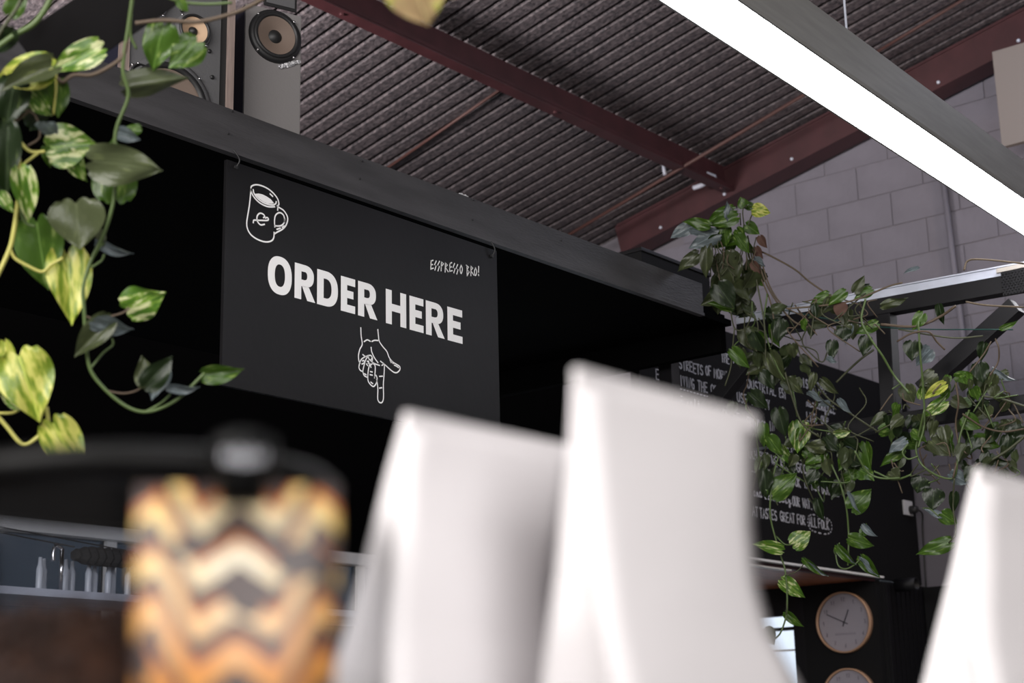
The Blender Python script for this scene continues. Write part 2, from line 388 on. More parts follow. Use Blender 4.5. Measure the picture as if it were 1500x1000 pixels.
# thin red conduits under the sheet
def conduit(p, q, off, label, r=0.009):
    a = PL(*p, Vector((0, 0, C_-off)), Vector((0, T_, 1)).normalized()); b = PL(*q, Vector((0, 0, C_-off)), Vector((0, T_, 1)).normalized())
    d = (b-a)
    tag(tube('conduit', [a-d*0.35, b+d*0.15], r, 'rust', seg=8, smooth_path=False), label, 'conduit')
conduit((573, 242), (730, 133), 0.02, 'thin rusty conduit on the ceiling above the middle of the fascia')
conduit((840, 340), (1159, 150), 0.20, 'long thin red rod crossing under the roof beam near the block wall', 0.011)
conduit((1293, 71), (1410, 0), 0.06, 'thin tan conduit on the ceiling at the upper right behind the light')
# small bracket rods where beam meets rafter
br = thing('bracket_rod', P(1040, 262, 0, 8.2), 'pale bent bracket rod where the roof beam meets the rafter', 'bracket')
tube('rod', [P(1005, 242, 0, 8.1), P(1048, 258, 0, 8.25)], 0.010, 'galv', br, smooth_path=False)
tube('plate', [P(1048, 258, 0, 8.25), P(1030, 270, 0, 8.25), P(1016, 275, 0, 8.25)], 0.016, 'galv', br)
tube('hanger', [P(971, 236, 0, 7.9), P(974, 256, 0, 7.9)], 0.012, 'galv', br, smooth_path=False)
# conduit pipe down the block wall
tag(tube('wall_pipe', [P(1378, 235, 0, 8.56), P(1411, 500, 0, 8.56), P(1418, 600, 0, 8.56), P(1424, 900, 0, 8.56)], 0.017, 'block', seg=12, smooth_path=False),
    'grey painted pipe running down the block wall', 'pipe')
# pale sheet panel fixed to the block wall at the upper right
c1, c2, c3_ = P(1453, 76, 0, 8.3), P(1560, 55, 0, 8.3), P(1468, 215, 0, 8.3)
tag(box('wall_sheet', (8.30, c2.y, c3_.z), (8.34, c1.y, c1.z), 'sheet', bevel=0.004), 'pale plain sheet panel on the block wall at upper right corner', 'panel')

# ================================================================== CANOPY OVER THE COUNTER
YF = 3.3; FZ0 = 1.663+CAMZ; FZ1 = 1.784+CAMZ
can = thing('canopy', (3, YF, FZ0), 'black timber canopy with charcoal fascia board over the counter', 'canopy')
box('fascia_board', (-1.6, YF, FZ0), (5.23, YF+0.04, FZ1), 'fascia', can, bevel=0.002)
box('top_board', (-1.6, YF+0.04, FZ1-0.05), (5.23, 5.2, FZ1-0.03), 'void', can)
box('soffit', (-1.6, YF+0.04, FZ0+0.006), (5.50, 5.2, FZ0+0.03), 'void', can)
box('edge_batten', (-1.6, YF-0.004, FZ0-0.012), (5.23, YF+0.02, FZ0-0.001), 'fascia', can)
box('return_board', (5.23, 3.39, FZ0+0.03), (5.50, 3.43, FZ1-0.03), 'void', can)
box('end_panel', (5.46, 3.37, 1.56+CAMZ), (5.50, 5.2, 1.72+CAMZ), 'void', can)
for px_, py_ in ((340, 163), (334, 196), (530, 236), (527, 262), (693, 293), (692, 322), (822, 336), (822, 352), (132, 100)):
    p = P(px_, py_, 1, YF)
    bm = bmesh.new(); bmesh.ops.create_cone(bm, cap_ends=True, segments=10, radius1=0.0035, radius2=0.0025, depth=0.004, matrix=Matrix.Translation((p.x, YF-0.002, p.z)) @ Matrix.Rotation(pi/2, 4, 'X'))
    done(bm, 'screw', 'rubber', can)
p = P(682, 288, 1, YF)
bm = bmesh.new()
for k in range(5): bmesh.ops.create_icosphere(bm, subdivisions=2, radius=0.006, matrix=Matrix.Translation((p.x+(k-2)*0.009, YF+0.01, FZ1+0.002+0.002*(k % 2))))
done(bm, 'dried_glue', 'whiteplastic', can, smooth=True)

# ---- hanging sign
SY = YF+0.0
SX0, SX1, SZ0, SZ1 = 2.781, 3.957, 0.978+CAMZ, 1.629+CAMZ
sg = thing('hanging_sign', ((SX0+SX1)/2, SY, SZ0), 'black rectangular board with white ORDER HERE lettering hung from the canopy', 'sign')
box('board', (SX0, SY, SZ0), (SX1, SY+0.012, SZ1), 'sign', sg, bevel=0.001)
def S2(px_, py_):
    p = P(px_, py_, 1, SY); return (p.x, p.z)
s3 = lambda u, v: Vector((u, SY-0.0012, v))
def glyph_bold(bm, ch, x0, x1, zb, zt, th=0.0265):
    H = zt-zb; W = x1-x0; tv = 0.0235
    def rect(a, b, c, d): bm.faces.new([bm.verts.new(s3(*q)) for q in ((a, c), (b, c), (b, d), (a, d))])
    def ring(cx, cz, rx, rz, ix, iz, a0, a1, n=28, sq=2.35):
        pr = None
        for i in range(n+1):
            a = a0+(a1-a0)*i/n; c, s = cos(a), sin(a)
            f = (abs(c)**sq+abs(s)**sq)**(-1/sq)
            o = bm.verts.new(s3(cx+rx*c*f, cz+rz*s*f)); q = bm.verts.new(s3(cx+ix*c*f, cz+iz*s*f))
            if pr: bm.faces.new((pr[0], pr[1], q, o))
            pr = (o, q)
    if ch == 'E':
        rect(x0, x0+th, zb, zt)
        for z, wx in ((zb, W), (zb+H*0.5-tv/2+0.002, W*0.88), (zt-tv, W)): rect(x0+th, x0+wx, z, z+tv)
    if ch == 'H':
        rect(x0, x0+th, zb, zt); rect(x1-th, x1, zb, zt); rect(x0+th, x1-th, zb+H/2-tv/2, zb+H/2+tv/2)
    if ch == 'O':
        ring((x0+x1)/2, (zb+zt)/2, W/2, H/2+0.004, W/2-th, H/2-tv+0.004, 0, 2*pi, 56)
    if ch == 'D':
        rect(x0, x0+th, zb, zt)
        xm = x0+W*0.42; rect(x0+th, xm, zb, zb+tv); rect(x0+th, xm, zt-tv, zt)
        ring(xm, (zb+zt)/2, x1-xm, H/2, x1-xm-th, H/2-tv, -pi/2, pi/2, 28)
    if ch == 'R':
        rect(x0, x0+th, zb, zt); xm = x0+W*0.50; zr = zb+H*0.38
        rect(x0+th, xm, zr, zr+tv*0.85); rect(x0+th, xm, zt-tv*0.9, zt)
        ring(xm, (zr+zt)/2, x1-0.004-xm, (zt-zr)/2, x1-0.004-xm-th, (zt-zr)/2-tv*0.88, -pi/2, pi/2, 24)
        bm.faces.new([bm.verts.new(s3(*q)) for q in ((x0+W*0.36, zr+0.001), (x0+W*0.36+th*1.05, zr+0.001), (x1+0.002, zb), (x1-th*1.12, zb))])
bm = bmesh.new(); ZB, ZT = 1.279+CAMZ, 1.384+CAMZ
for ch, a_, b_ in (('O', 2.939, 3.031), ('R', 3.042, 3.122), ('D', 3.131, 3.216), ('E', 3.228, 3.288), ('R', 3.300, 3.381), ('H', 3.420, 3.511), ('E', 3.526, 3.590), ('R', 3.601, 3.687), ('E', 3.703, 3.775)):
    glyph_bold(bm, ch, a_, b_, ZB-0.002*(a_-2.9)*4, ZT)
o = done(bm, 'lettering', 'white', sg); o['label'] = 'large bold white ORDER HERE lettering'
# drawn marks on the sign, stroke by stroke (u, v in sign space)
LW = 0.0046
def strokes(name, lst, label, conv, wd=LW):
    bm = bmesh.new()
    for s in lst:
        cl = s[0] == 'c'; pts = [conv(*q) for q in (s[1:] if s[0] in ('c', 'l') else s)]
        pts = pts if s[0] == 'l' else cat2(pts if not cl else pts+[pts[0]], 5)
        ribbon(bm, pts, wd, s3)
    o = done(bm, name, 'white', sg); o['label'] = label
cm = lambda x, y: S2(340+x/8.336, 250+y/8.333)          # crop of the mug
mug = [[(225, 225), (235, 190), (285, 172), (350, 182), (430, 218), (500, 275), (550, 340), (568, 400), (560, 425)],
       [(225, 225), (232, 262), (265, 325), (330, 390), (400, 428), (460, 442), (515, 440)],
       [(255, 235), (262, 270), (300, 330), (370, 385), (440, 412), (500, 418), (530, 400), (535, 380)],
       [(225, 240), (218, 330), (205, 440), (185, 560), (175, 640), (185, 710), (225, 780), (300, 835), (380, 865), (440, 868), (485, 850), (505, 815), (510, 755)],
       [(548, 430), (575, 452), (625, 485), (665, 545), (675, 600), (655, 665), (610, 715), (550, 748), (515, 770)],
       [(553, 480), (556, 440)],
       [(517, 685), (514, 610), (525, 550), (555, 518), (590, 515), (625, 545), (637, 600), (625, 645), (590, 672), (545, 675), (517, 672)],
       [(640, 590), (636, 630)], [(545, 715), (585, 702)], [(610, 690), (632, 676)], [(462, 285), (490, 312)],
       [(255, 632), (262, 605), (300, 605), (360, 607), (425, 607), (440, 590), (425, 572), (405, 578)],
       [(380, 572), (395, 560), (375, 530), (335, 520), (305, 550), (300, 600), (320, 640), (350, 662), (390, 655)]]
strokes('mug_drawing', mug, 'white outline drawing of a coffee mug', cm)
bm = bmesh.new(); poly = [cm(*q) for q in ((275, 283), (320, 278), (370, 290), (420, 315), (470, 350), (510, 398), (480, 405), (430, 400), (380, 380), (330, 345), (295, 312))]
bm.faces.new([bm.verts.new(s3(*q)) for q in poly]); o = done(bm, 'mug_drawing', 'white', sg)
ch_ = lambda x, y: S2(500+x/7.69, 470+y/7.69)           # crop of the pointing hand
hand = [[(216, 78), (220, 170), (232, 262), (205, 320), (190, 390), (195, 450), (208, 475)],
        [(408, 100), (415, 170), (425, 230), (465, 290), (510, 345), (535, 410), (575, 460), (620, 490), (655, 515), (655, 550), (625, 580), (590, 578), (545, 545), (490, 495), (440, 455)],
        [(255, 232), (288, 213), (322, 228)], [(342, 230), (372, 218), (408, 220)],
        [(332, 300), (340, 350), (370, 415), (408, 468)], [(330, 450), (370, 480), (425, 500)],
        [(455, 500), (480, 490), (478, 600), (470, 720), (472, 860), (460, 910), (440, 922), (418, 908), (406, 870), (408, 760), (395, 660)],
        [(428, 624), (460, 622)], [(428, 756), (452, 752)],
        [(240, 380), (270, 400), (300, 390), (330, 390), (348, 420), (345, 470), (375, 500), (378, 560), (370, 640)],
        [(270, 400), (230, 425), (208, 460), (195, 520), (210, 555), (240, 570)],
        [(300, 395), (270, 440), (248, 520), (240, 570), (255, 615), (290, 635)],
        [(318, 480), (300, 560), (296, 660), (320, 710), (358, 738), (388, 705), (400, 650), (385, 610), (370, 630)],
        [(300, 400), (310, 430), (330, 440), (340, 420)], [(345, 480), (325, 500), (330, 520)],
        [(235, 450), (250, 445), (255, 470), (230, 485)], [(290, 455), (305, 455), (300, 478)], [(280, 485), (292, 500)],
        [(325, 570), (345, 575)], [(322, 605), (345, 610)], [(330, 690), (350, 705)], [(258, 595), (275, 605)],
        [(595, 498), (620, 510), (640, 525)], [(545, 440), (558, 470), (560, 450), (580, 478)]]
strokes('hand_drawing', hand, 'white outline drawing of a hand pointing down', ch_, 0.0042)
ce = lambda x, y: S2(610+x/11.54, 360+y/11.54)          # crop of the small words
esp = [['l', (242, 255), (238, 395)], ['l', (242, 258), (275, 245)], ['l', (240, 325), (268, 315)], ['l', (238, 392), (280, 378)],
       ['l', (330, 258), (300, 325), (328, 335), (308, 408)], ['l', (385, 262), (352, 330), (385, 345), (360, 422)],
       ['l', (418, 272), (412, 420)], ['l', (418, 272), (455, 300), (416, 350)],
       ['l', (485, 290), (480, 440)], ['l', (485, 290), (520, 325), (484, 360), (530, 435)],
       ['l', (560, 300), (556, 432)], ['l', (560, 300), (592, 284)], ['l', (558, 365), (588, 355)], ['l', (556, 430), (600, 420)],
       ['l', (640, 300), (612, 370), (648, 385), (628, 455)], ['l', (692, 318), (665, 385), (700, 400), (678, 475)],
       ['c', (752, 325), (732, 395), (750, 470), (772, 395)],
       ['l', (850, 335), (852, 505)], ['l', (838, 328), (880, 360), (853, 400), (888, 440), (853, 505)],
       ['l', (918, 345), (916, 502)], ['l', (918, 345), (950, 375), (917, 420), (965, 495)],
       ['c', (995, 370), (975, 440), (992, 505), (1015, 440)],
       ['l', (1047, 350), (1046, 445)], ['l', (1045, 485), (1047, 500)]]
strokes('small_lettering', esp, 'small hand-drawn words ESSPRESSO BRO!', ce, 0.0040)
for px_, py_, tx in ((345, 245, 341), (720, 375, 718)):
    p = P(px_, py_, 1, SY); q = P(tx, py_-30, 1, SY)
    tube('hook', [Vector((p.x, SY-0.004, p.z)), Vector((p.x+0.004, SY-0.012, p.z+0.02)), Vector((q.x, SY-0.006, p.z+0.045)), Vector((q.x, SY+0.01, FZ0+0.002))], 0.0022, 'rubber', sg)
    bm = bmesh.new(); bmesh.ops.create_cone(bm, cap_ends=True, segments=12, radius1=0.006, radius2=0.006, depth=0.006, matrix=Matrix.Translation((p.x, SY-0.003, p.z)) @ Matrix.Rotation(pi/2, 4, 'X'))
    done(bm, 'screw', 'rubber', sg)

# ================================================================== LED LUMINAIRE
lum = thing('linear_ceiling_light', (4.4, 2.06, 1.85+CAMZ), 'long suspended grey luminaire with bright white diffuser underneath', 'light')
zb = 1.85+CAMZ
ang = math.atan2(0.095, 2.573)
Lm = Matrix.Translation((3.159, 2.078, zb)) @ Matrix.Rotation(ang, 4, 'Z')
x0, x1 = -1.8, 4.6; wdt = 0.155
bm = bmesh.new(); bmbox(bm, (x0+0.01, -wdt+0.004, 0), (x1-0.01, -0.004, 0.01), Lm); o = done(bm, 'diffuser', 'led', lum); o['label'] = 'bright white light diffuser'
# housing: an extruded profile, open below
bm = bmesh.new()
pf = [(-wdt-0.004, 0.0), (-wdt-0.006, 0.010), (-wdt-0.006, 0.150), (-wdt+0.02, 0.175), (-0.02, 0.175), (0.004, 0.150), (0.004, 0.0), (-0.002, 0.0), (-0.002, 0.012), (-wdt+0.002, 0.012), (-wdt+0.002, 0.0)]
A = [bm.verts.new(Lm @ Vector((x0, y, z))) for y, z in pf]; Bv = [bm.verts.new(Lm @ Vector((x1, y, z))) for y, z in pf]
for i in range(len(pf)):
    j = (i+1) % len(pf); bm.faces.new((A[i], A[j], Bv[j], Bv[i]))
bm.faces.new(A); bm.faces.new(Bv[::-1])
done(bm, 'housing', 'alu', lum)
p = Lm.inverted() @ P(1256, 38, 1, 2.0)
wx = p.x
for xx in (wx, wx-2.0, wx+2.3):
    a = Lm @ Vector((xx, -wdt/2, 0.175)); zr = roofz(a.y)
    tube('suspension_wire', [a, Vector((a.x, a.y, zr))], 0.004, 'galv', lum, smooth_path=False)
    lathe('wire_grip', [(0, 0), (0.012, 0), (0.012, 0.03), (0.006, 0.05), (0, 0.05)], 'white', lum, seg=14, mtx=Matrix.Translation(a))

# ================================================================== LOUDSPEAKERS ON THE CANOPY
def driver(parent, mtx, r, cone, ring='rubber', cap=0.28, ribs=False, name='driver'):
    d = lathe(name, [(r*1.12, 0), (r*1.12, 0.006), (r*1.0, 0.016), (r*0.96, 0.015)], ring, parent, mtx=mtx)
    s = lathe('surround', [(r*0.97, 0.015), (r*0.93, 0.021), (r*0.84, 0.021), (r*0.80, 0.014)], 'rubber', d, mtx=mtx)
    pr = []
    n = 10
    for i in range(n+1):
        t = i/n; rr = r*(0.80-(0.80-cap)*t); pr.append((rr, 0.015-0.013*t**1.1 + (0.0018*(i % 2) if ribs else 0)))
    lathe('cone', pr, cone, d, mtx=mtx)
    zc = pr[-1][1]
    lathe('dust_cap', [(r*cap*1.02, zc), (r*cap*0.8, zc+0.006), (r*cap*0.4, zc+0.011), (0, zc+0.013)], 'rubber', d, mtx=mtx)
    for k in range(4):
        a = pi/4+k*pi/2
        lathe('screw', [(0, 0.008), (0.0035, 0.008), (0.004, 0.004), (0.004, 0.0)], 'chrome', d, seg=10, mtx=mtx @ Matrix.Translation((r*1.08*cos(a), r*1.08*sin(a), 0.006)))
    return d
def cabinet(name, px_l, px_r, py, ydepth, yaw, h, depth, label, body, baffle, side, zbase):
    pr = P(px_r, py, 1, ydepth); d = Vector((cos(yaw), -sin(yaw), 0))*-1     # from the right corner to the left
    n = Vector((-sin(yaw), -cos(yaw), 0))
    pl = PL(px_l, py-0.0, Vector((pr.x, pr.y, pr.z)), n); wdt_ = (Vector((pl.x, pl.y, 0))-Vector((pr.x, pr.y, 0))).length
    t = thing(name, (pr.x, pr.y, zbase), label, 'speaker')
    # local frame: u along the front to the right, v up, w out of the front
    u = -d; O = Vector((pr.x, pr.y, zbase))+d*wdt_
    m = Matrix((u, Vector((0, 0, 1)), n)).transposed().to_4x4(); m.translation = O
    return t, m, wdt_, n, O
zt = FZ1-0.029
yawR = radians(18)
t, m, W, n, O = cabinet('tower_speaker', 357.5, 440, 150, 3.62, yawR, 1, 0.25, 'tall plain grey tower loudspeaker with one round brown driver standing on the canopy', None, None, None, zt)
HS = 0.62
box('cabinet', (0, 0, -0.26), (W, HS, -0.012), 'navy', t, mtx=m, bevel=0.003)
box('front_baffle', (0, 0, -0.012), (W, HS, 0), 'cab_grey', t, mtx=m, bevel=0.003)
inv = m.inverted()
def onface(px_, py_): q = inv @ PL(px_, py_, O, n); return q.x, q.y
cx, cy = onface(402.5, 54); rx = abs(onface(437, 66)[0]-cx)
driver(t, m @ Matrix.Translation((cx, cy, 0)), rx*0.98, 'cone_brown')
q0 = onface(386, 8); q1 = onface(434, 19)
box('horn_plate', (q0[0], q1[1], -0.001), (q1[0], q1[1]+0.16, 0.004), 'rubber', t, mtx=m, bevel=0.002)
box('horn_mouth', (q0[0]+0.008, q1[1]+0.010, 0.003), (q1[0]-0.008, q1[1]+0.15, 0.007), 'cab_dark', t, mtx=m, bevel=0.002)
# crumpled tape below the driver
bm = bmesh.new(); a0 = onface(411, 98); a1 = onface(437, 91)
for k in range(7):
    f = k/6; bmesh.ops.create_icosphere(bm, subdivisions=2, radius=0.009-0.003*abs(f-0.4), matrix=m @ Matrix.Translation((a0[0]+(a1[0]-a0[0])*f, a0[1]+(a1[1]-a0[1])*f, 0.002)) @ Matrix.Diagonal((1.2, 1, 0.6, 1)))
for v in bm.verts: v.co += Vector([random.uniform(-1, 1)*0.0016 for _ in range(3)])
done(bm, 'crumpled_tape', 'foil', t)
yawL = radians(13)
t, m, W, n, O = cabinet('bookshelf_speaker', 176, 343, 100, 3.60, yawL, 1, 0.3, 'wide dark grey loudspeaker with cream driver and large woofer at left end of canopy', None, None, None, zt)
inv = m.inverted(); HS = 0.60
box('cabinet', (0, 0, -0.30), (W, HS, -0.02), 'navy', t, mtx=m, bevel=0.003)
box('veneer_edge', (0, 0, -0.02), (0.028, HS, 0), 'veneer', t, mtx=m)
box('veneer_edge', (W-0.022, 0, -0.02), (W, HS, 0), 'veneer', t, mtx=m)
box('front_baffle', (0.030, 0, -0.02), (W-0.045, HS, -0.008), 'cab_dark', t, mtx=m)
box('black_strip', (W-0.045, 0, -0.02), (W-0.022, HS, -0.012), 'rubber', t, mtx=m)
for (px_, py_, pe, pye, cone, rib) in ((284, 45, 309, 55, 'cone', False), (246, 150, 309, 170, 'cone_brown', True), (222, 2, 246, 8, 'rubber', False), (205, 110, 222, 116, 'rubber', False)):
    cx, cy = onface(px_, py_); rx = abs(onface(pe, pye)[0]-cx)
    driver(t, m @ Matrix.Translation((cx, cy, -0.008)), rx*0.92, cone, ring='cab_dark' if cone != 'rubber' else 'chrome', ribs=rib)
for px_, py_ in ((312, 112), (308, 74), (268, 14)):
    cx, cy = onface(px_, py_); lathe('screw', [(0, 0.006), (0.006, 0.006), (0.007, 0)], 'rubber', t, seg=12, mtx=m @ Matrix.Translation((cx, cy, -0.008)))

# ================================================================== TRUSS
XT = 5.6
tr = thing('steel_truss', (XT, 2.9, 1.15+CAMZ), 'black steel truss with pale top rail in front of the block wall', 'truss')
def tp(px_, py_): return P(px_, py_, 0, XT)
a, b = tp(1474, 431), tp(1239, 472); dirv = (b-a)/(b.y-a.y)
def chord(z_at, yq): return None
def along(pt, y): return pt+dirv*(y-pt.y)
th = (tp(1440, 412).z - tp(1440, 437).z)
p0 = tp(1440, 437); up = Vector((0, 0, 1))
beam('top_chord', along(p0, 0.9)+up*th/2, along(p0, 3.36)+up*th/2, 0.06, th, 'steel', tr, bevel=0.003)
th2 = (tp(1440, 400).z - tp(1440, 412).z)
beam('top_rail', along(p0, 0.9)+up*(th+th2/2)+Vector((-0.004, 0, 0)), along(p0, 3.36)+up*(th+th2/2)+Vector((-0.004, 0, 0)), 0.052, th2, 'galv', tr, bevel=0.002)
beam('rail_lip', along(p0, 0.9)+up*(th+th2+0.003)+Vector((-0.006, 0, 0)), along(p0, 3.36)+up*(th+th2+0.003)+Vector((-0.006, 0, 0)), 0.060, 0.005, 'galv', tr)
q0, q1 = tp(1460, 597), tp(1130, 644); dl = (q1-q0)/(q1.y-q0.y)
beam('bottom_chord', q0+dl*(0.9-q0.y), q0+dl*(4.0-q0.y), 0.06, 0.058, 'steel', tr, bevel=0.003)
beam('post', tp(1298, 462), tp(1306, 607), 0.062, 0.062, 'steel', tr, side=Vector((1, 0, 0)), bevel=0.003)
beam('diagonal', tp(1490, 448), tp(1352, 572)+Vector((0, 0, 0)), 0.064, 0.062, 'steel', tr, side=Vector((1, 0, 0)), bevel=0.003)
beam('diagonal', tp(1105, 518), tp(1015, 632), 0.062, 0.062, 'steel', tr, side=Vector((1, 0, 0)), bevel=0.003)
beam('post', tp(979, 530), tp(986, 660), 0.066, 0.06, 'steel', tr, side=Vector((1, 0, 0)), bevel=0.003)
# embossed plate wrapped on the right end
bm = bmesh.new()
c0, c1 = tp(1472, 404), tp(1530, 396); hh = 0.085
bmbox(bm, (XT-0.038, c1.y, c0.z-hh), (XT-0.034, c0.y, c0.z+0.005))
for i in range(14):
    for j in range(9):
        yy = c0.y-0.006-i*0.012; zz = c0.z-0.004-j*0.0095
        if yy > c1.y: bmesh.ops.create_icosphere(bm, subdivisions=1, radius=0.0042, matrix=Matrix.Translation((XT-0.038, yy+(0.006 if j % 2 else 0)-0.003, zz)))
o = done(bm, 'embossed_plate', 'steel', tr)
box('timber_packer', (XT-0.04, c0.y-0.12, c0.z+0.006), (XT+0.02, c0.y+0.015, c0.z+0.022), 'plaster', tr)

# ================================================================== CHALKBOARD WALL, CLOCKS, RIGHT CORNER
YC = 4.05
G = {  # single-stroke capitals in a unit box
 'A': [[(0, 0), (.45, 1), (.9, 0)], [(.2, .38), (.7, .38)]], 'B': [[(0, 0), (0, 1), (.6, .95), (.62, .6), (0, .52), (.7, .45), (.72, .05), (0, 0)]],
 'C': [[(.8, .85), (.4, 1), (.05, .7), (.05, .3), (.4, 0), (.8, .12)]], 'D': [[(0, 0), (0, 1), (.6, .85), (.78, .5), (.6, .12), (0, 0)]],
 'E': [[(.75, 1), (0, 1), (0, 0), (.75, 0)], [(0, .52), (.6, .52)]], 'F': [[(.75, 1), (0, 1), (0, 0)], [(0, .52), (.6, .52)]],
 'G': [[(.8, .88), (.4, 1), (.05, .7), (.05, .3), (.4, 0), (.8, .1), (.8, .45), (.5, .45)]], 'H': [[(0, 0), (0, 1)], [(.75, 0), (.75, 1)], [(0, .5), (.75, .5)]],
 'I': [[(.35, 0), (.35, 1)]], 'K': [[(0, 0), (0, 1)], [(.7, 1), (0, .48), (.75, 0)]], 'L': [[(0, 1), (0, 0), (.7, 0)]],
 'M': [[(0, 0), (.08, 1), (.42, .4), (.78, 1), (.86, 0)]], 'N': [[(0, 0), (0, 1), (.7, 0), (.7, 1)]], 'O': [[(.4, 1), (.05, .75), (.05, .25), (.4, 0), (.78, .25), (.78, .75), (.4, 1)]],
 'P': [[(0, 0), (0, 1), (.65, .92), (.68, .58), (0, .48)]], 'R': [[(0, 0), (0, 1), (.65, .92), (.65, .6), (0, .5), (.75, 0)]],
 'S': [[(.72, .88), (.4, 1), (.08, .82), (.15, .58), (.65, .42), (.72, .15), (.38, 0), (.02, .14)]], 'T': [[(0, 1), (.8, 1)], [(.4, 1), (.4, 0)]],
 'U': [[(0, 1), (.03, .2), (.38, 0), (.72, .2), (.75, 1)]], 'V': [[(0, 1), (.4, 0), (.78, 1)]], 'W': [[(0, 1), (.2, 0), (.45, .7), (.7, 0), (.9, 1)]],
 'Y': [[(0, 1), (.4, .5), (.78, 1)], [(.4, .5), (.4, 0)]], "'": [[(.3, 1), (.25, .78)]], '.': [[(.2, 0), (.3, .04)]],
 'a': [[(.6, .5), (.25, .55), (.05, .25), (.3, 0), (.6, .3), (.62, .5), (.65, .05), (.9, .1)]], 'd': [[(.6, .45), (.25, .55), (.05, .25), (.3, 0), (.6, .3), (.65, 1), (.65, .05), (.9, .1)]],
 'e': [[(.05, .25), (.55, .35), (.35, .55), (.08, .4), (.15, .05), (.5, 0), (.9, .12)]], 'f': [[(.1, 0), (.5, .5), (.6, .95), (.4, 1), (.35, .4), (.3, -.35), (.45, -.3), (.5, .05), (.9, .1)]],
 'g': [[(.6, .5), (.25, .55), (.05, .25), (.3, .02), (.6, .35), (.6, -.3), (.3, -.38), (.35, -.1), (.9, .1)]], 'i': [[(.3, .5), (.32, .05), (.8, .1)], [(.33, .72), (.36, .75)]],
 'l': [[(.1, .1), (.5, .8), (.35, 1), (.3, .1), (.45, 0), (.85, .1)]], 'm': [[(0, 0), (.1, .5), (.15, .05), (.3, .5), (.42, .45), (.45, .05), (.6, .5), (.75, .45), (.78, .05), (.98, .1)]],
 'n': [[(.05, .5), (.12, 0), (.4, .5), (.6, .45), (.62, .05), (.95, .1)]], 'o': [[(.4, .5), (.1, .35), (.15, .05), (.45, 0), (.65, .3), (.4, .5), (.9, .4)]],
 'r': [[(.05, .4), (.3, .55), (.35, .4), (.35, .05), (.85, .1)]], 's': [[(.1, .1), (.4, .55), (.6, .2), (.3, 0), (.1, .08)]], 't': [[(.35, .95), (.33, .1), (.5, 0), (.9, .1)], [(.1, .65), (.65, .68)]],
 'u': [[(.05, .5), (.12, .05), (.4, .05), (.55, .5), (.6, .05), (.95, .1)]], 'y': [[(.05, .5), (.2, .1), (.5, .5), (.5, -.3), (.2, -.35), (.4, -.05), (.95, .1)]],
}
cb = struct(box('wall_chalkboard', (5.85, YC, 0.86+CAMZ), (XW-0.03, YC+0.05, 1.985+CAMZ), 'board'))
c3 = lambda u, v: Vector((u, YC-0.0015, v))
def word(bm, s, p0, px1, h=0.047, wd=0.0068):
    a = P(*p0, 1, YC); b = P(px1, p0[1]+(px1-p0[0])*0.25, 1, YC)
    n = len(s); cw = (b.x-a.x)/(n-0.15)
    for i, chh in enumerate(s):
        if chh not in G: continue
        jz = random.uniform(-0.002, 0.002)
        for st in G[chh]:
            pts = [(a.x+cw*(i+0.88*q[0]), a.z+jz+h*q[1]) for q in st]
            ribbon(bm, cat2(pts, 4) if chh in 'COSGDUJaedfgilmnorstuy' else pts, wd, c3, caps=0.4)
wl = [('THE', (1056.6, 529), 1068.6), ('LIGHTS', (1074.6, 536), 1102), ('OF', (1112, 547), 1121), ('S', (1128.6, 552), 1133), ('IS', (1176, 567), 1184), ('IN', (1187, 571), 1194), ('THE', (1198, 574), 1210),
      ('STREETS', (995, 539.6), 1030), ('OF', (1033.8, 548.6), 1042), ('MORNING', (1046, 552.5), 1080), ('DUSTRIAL', (1095, 568), 1137), ('EST', (1141.8, 581), 1151.5),
      ('LIVING', (992, 563), 1017), ('THE', (1022.4, 571.5), 1036.8), ('OPEN', (1041.6, 576.5), 1062), ('USE', (1080, 588), 1094.5), ('TWENTY', (1099.8, 592.5), 1128), ('LIKE', (1182, 616), 1197), ('OUR', (1203, 621), 1214),
      ('E', (996, 594), 1000), ('COFFEE', (1053.6, 612), 1084), ('GROWING', (1094, 624), 1122), ('IN', (1127, 630), 1135), ('SEE', (1142, 633), 1151), ('E', (961, 555), 966)]
bm = bmesh.new()
for s, p0, x1_ in wl: word(bm, s, p0, x1_)
word(bm, 'salt', (1005, 597), 1026, 0.05); word(bm, 'meaningful', (1181, 594), 1223, 0.042)
for k in range(10):
    a = P(996+k*4.9, 569.5+k*1.38, 1, YC); ribbon(bm, [(a.x, a.z), (a.x+0.014, a.z)], 0.006, c3)
o = done(bm, 'chalk_writing', 'chalk', cb); o['label'] = 'upper block of white hand-written words'
bm = bmesh.new()
wl2 = [('BETTER.', (1150, 660), 1177), ('MUCH', (1092, 669), 1109), ('BUT', (1113, 675), 1126), ("WE'RE", (1130.4, 681), 1152), ('AS', (1155.6, 687.5), 1163.7), ('GOOD', (1167, 690), 1187), ('CELLY', (1128.5, 705), 1147), ('OK', (1165, 712), 1173), ('IF', (1178, 714), 1184), ('NOT', (1189, 717), 1201),
       ('OKAYISH.', (1204, 722), 1230), ('OUR', (1161, 740), 1172), ('WAY.', (1176, 743), 1191), ('AT', (1101.6, 755), 1110.6), ('TASTES', (1113, 757.5), 1138.5), ('GREAT', (1143, 762.5), 1164.6), ('FOR', (1168, 767), 1180), ('ALL', (1185, 770.5), 1197), ('FOLK', (1199, 773), 1215)]
for s, p0, x1_ in wl2: word(bm, s, p0, x1_)
word(bm, 'and', (1103, 726), 1116, 0.045); word(bm, 'remotely', (1119, 730), 1159, 0.045)
ring = [(1184, 756), (1190, 753.5), (1205, 757), (1214, 761), (1218, 768), (1217, 778), (1210, 782), (1195, 779), (1187, 775), (1183, 766)]
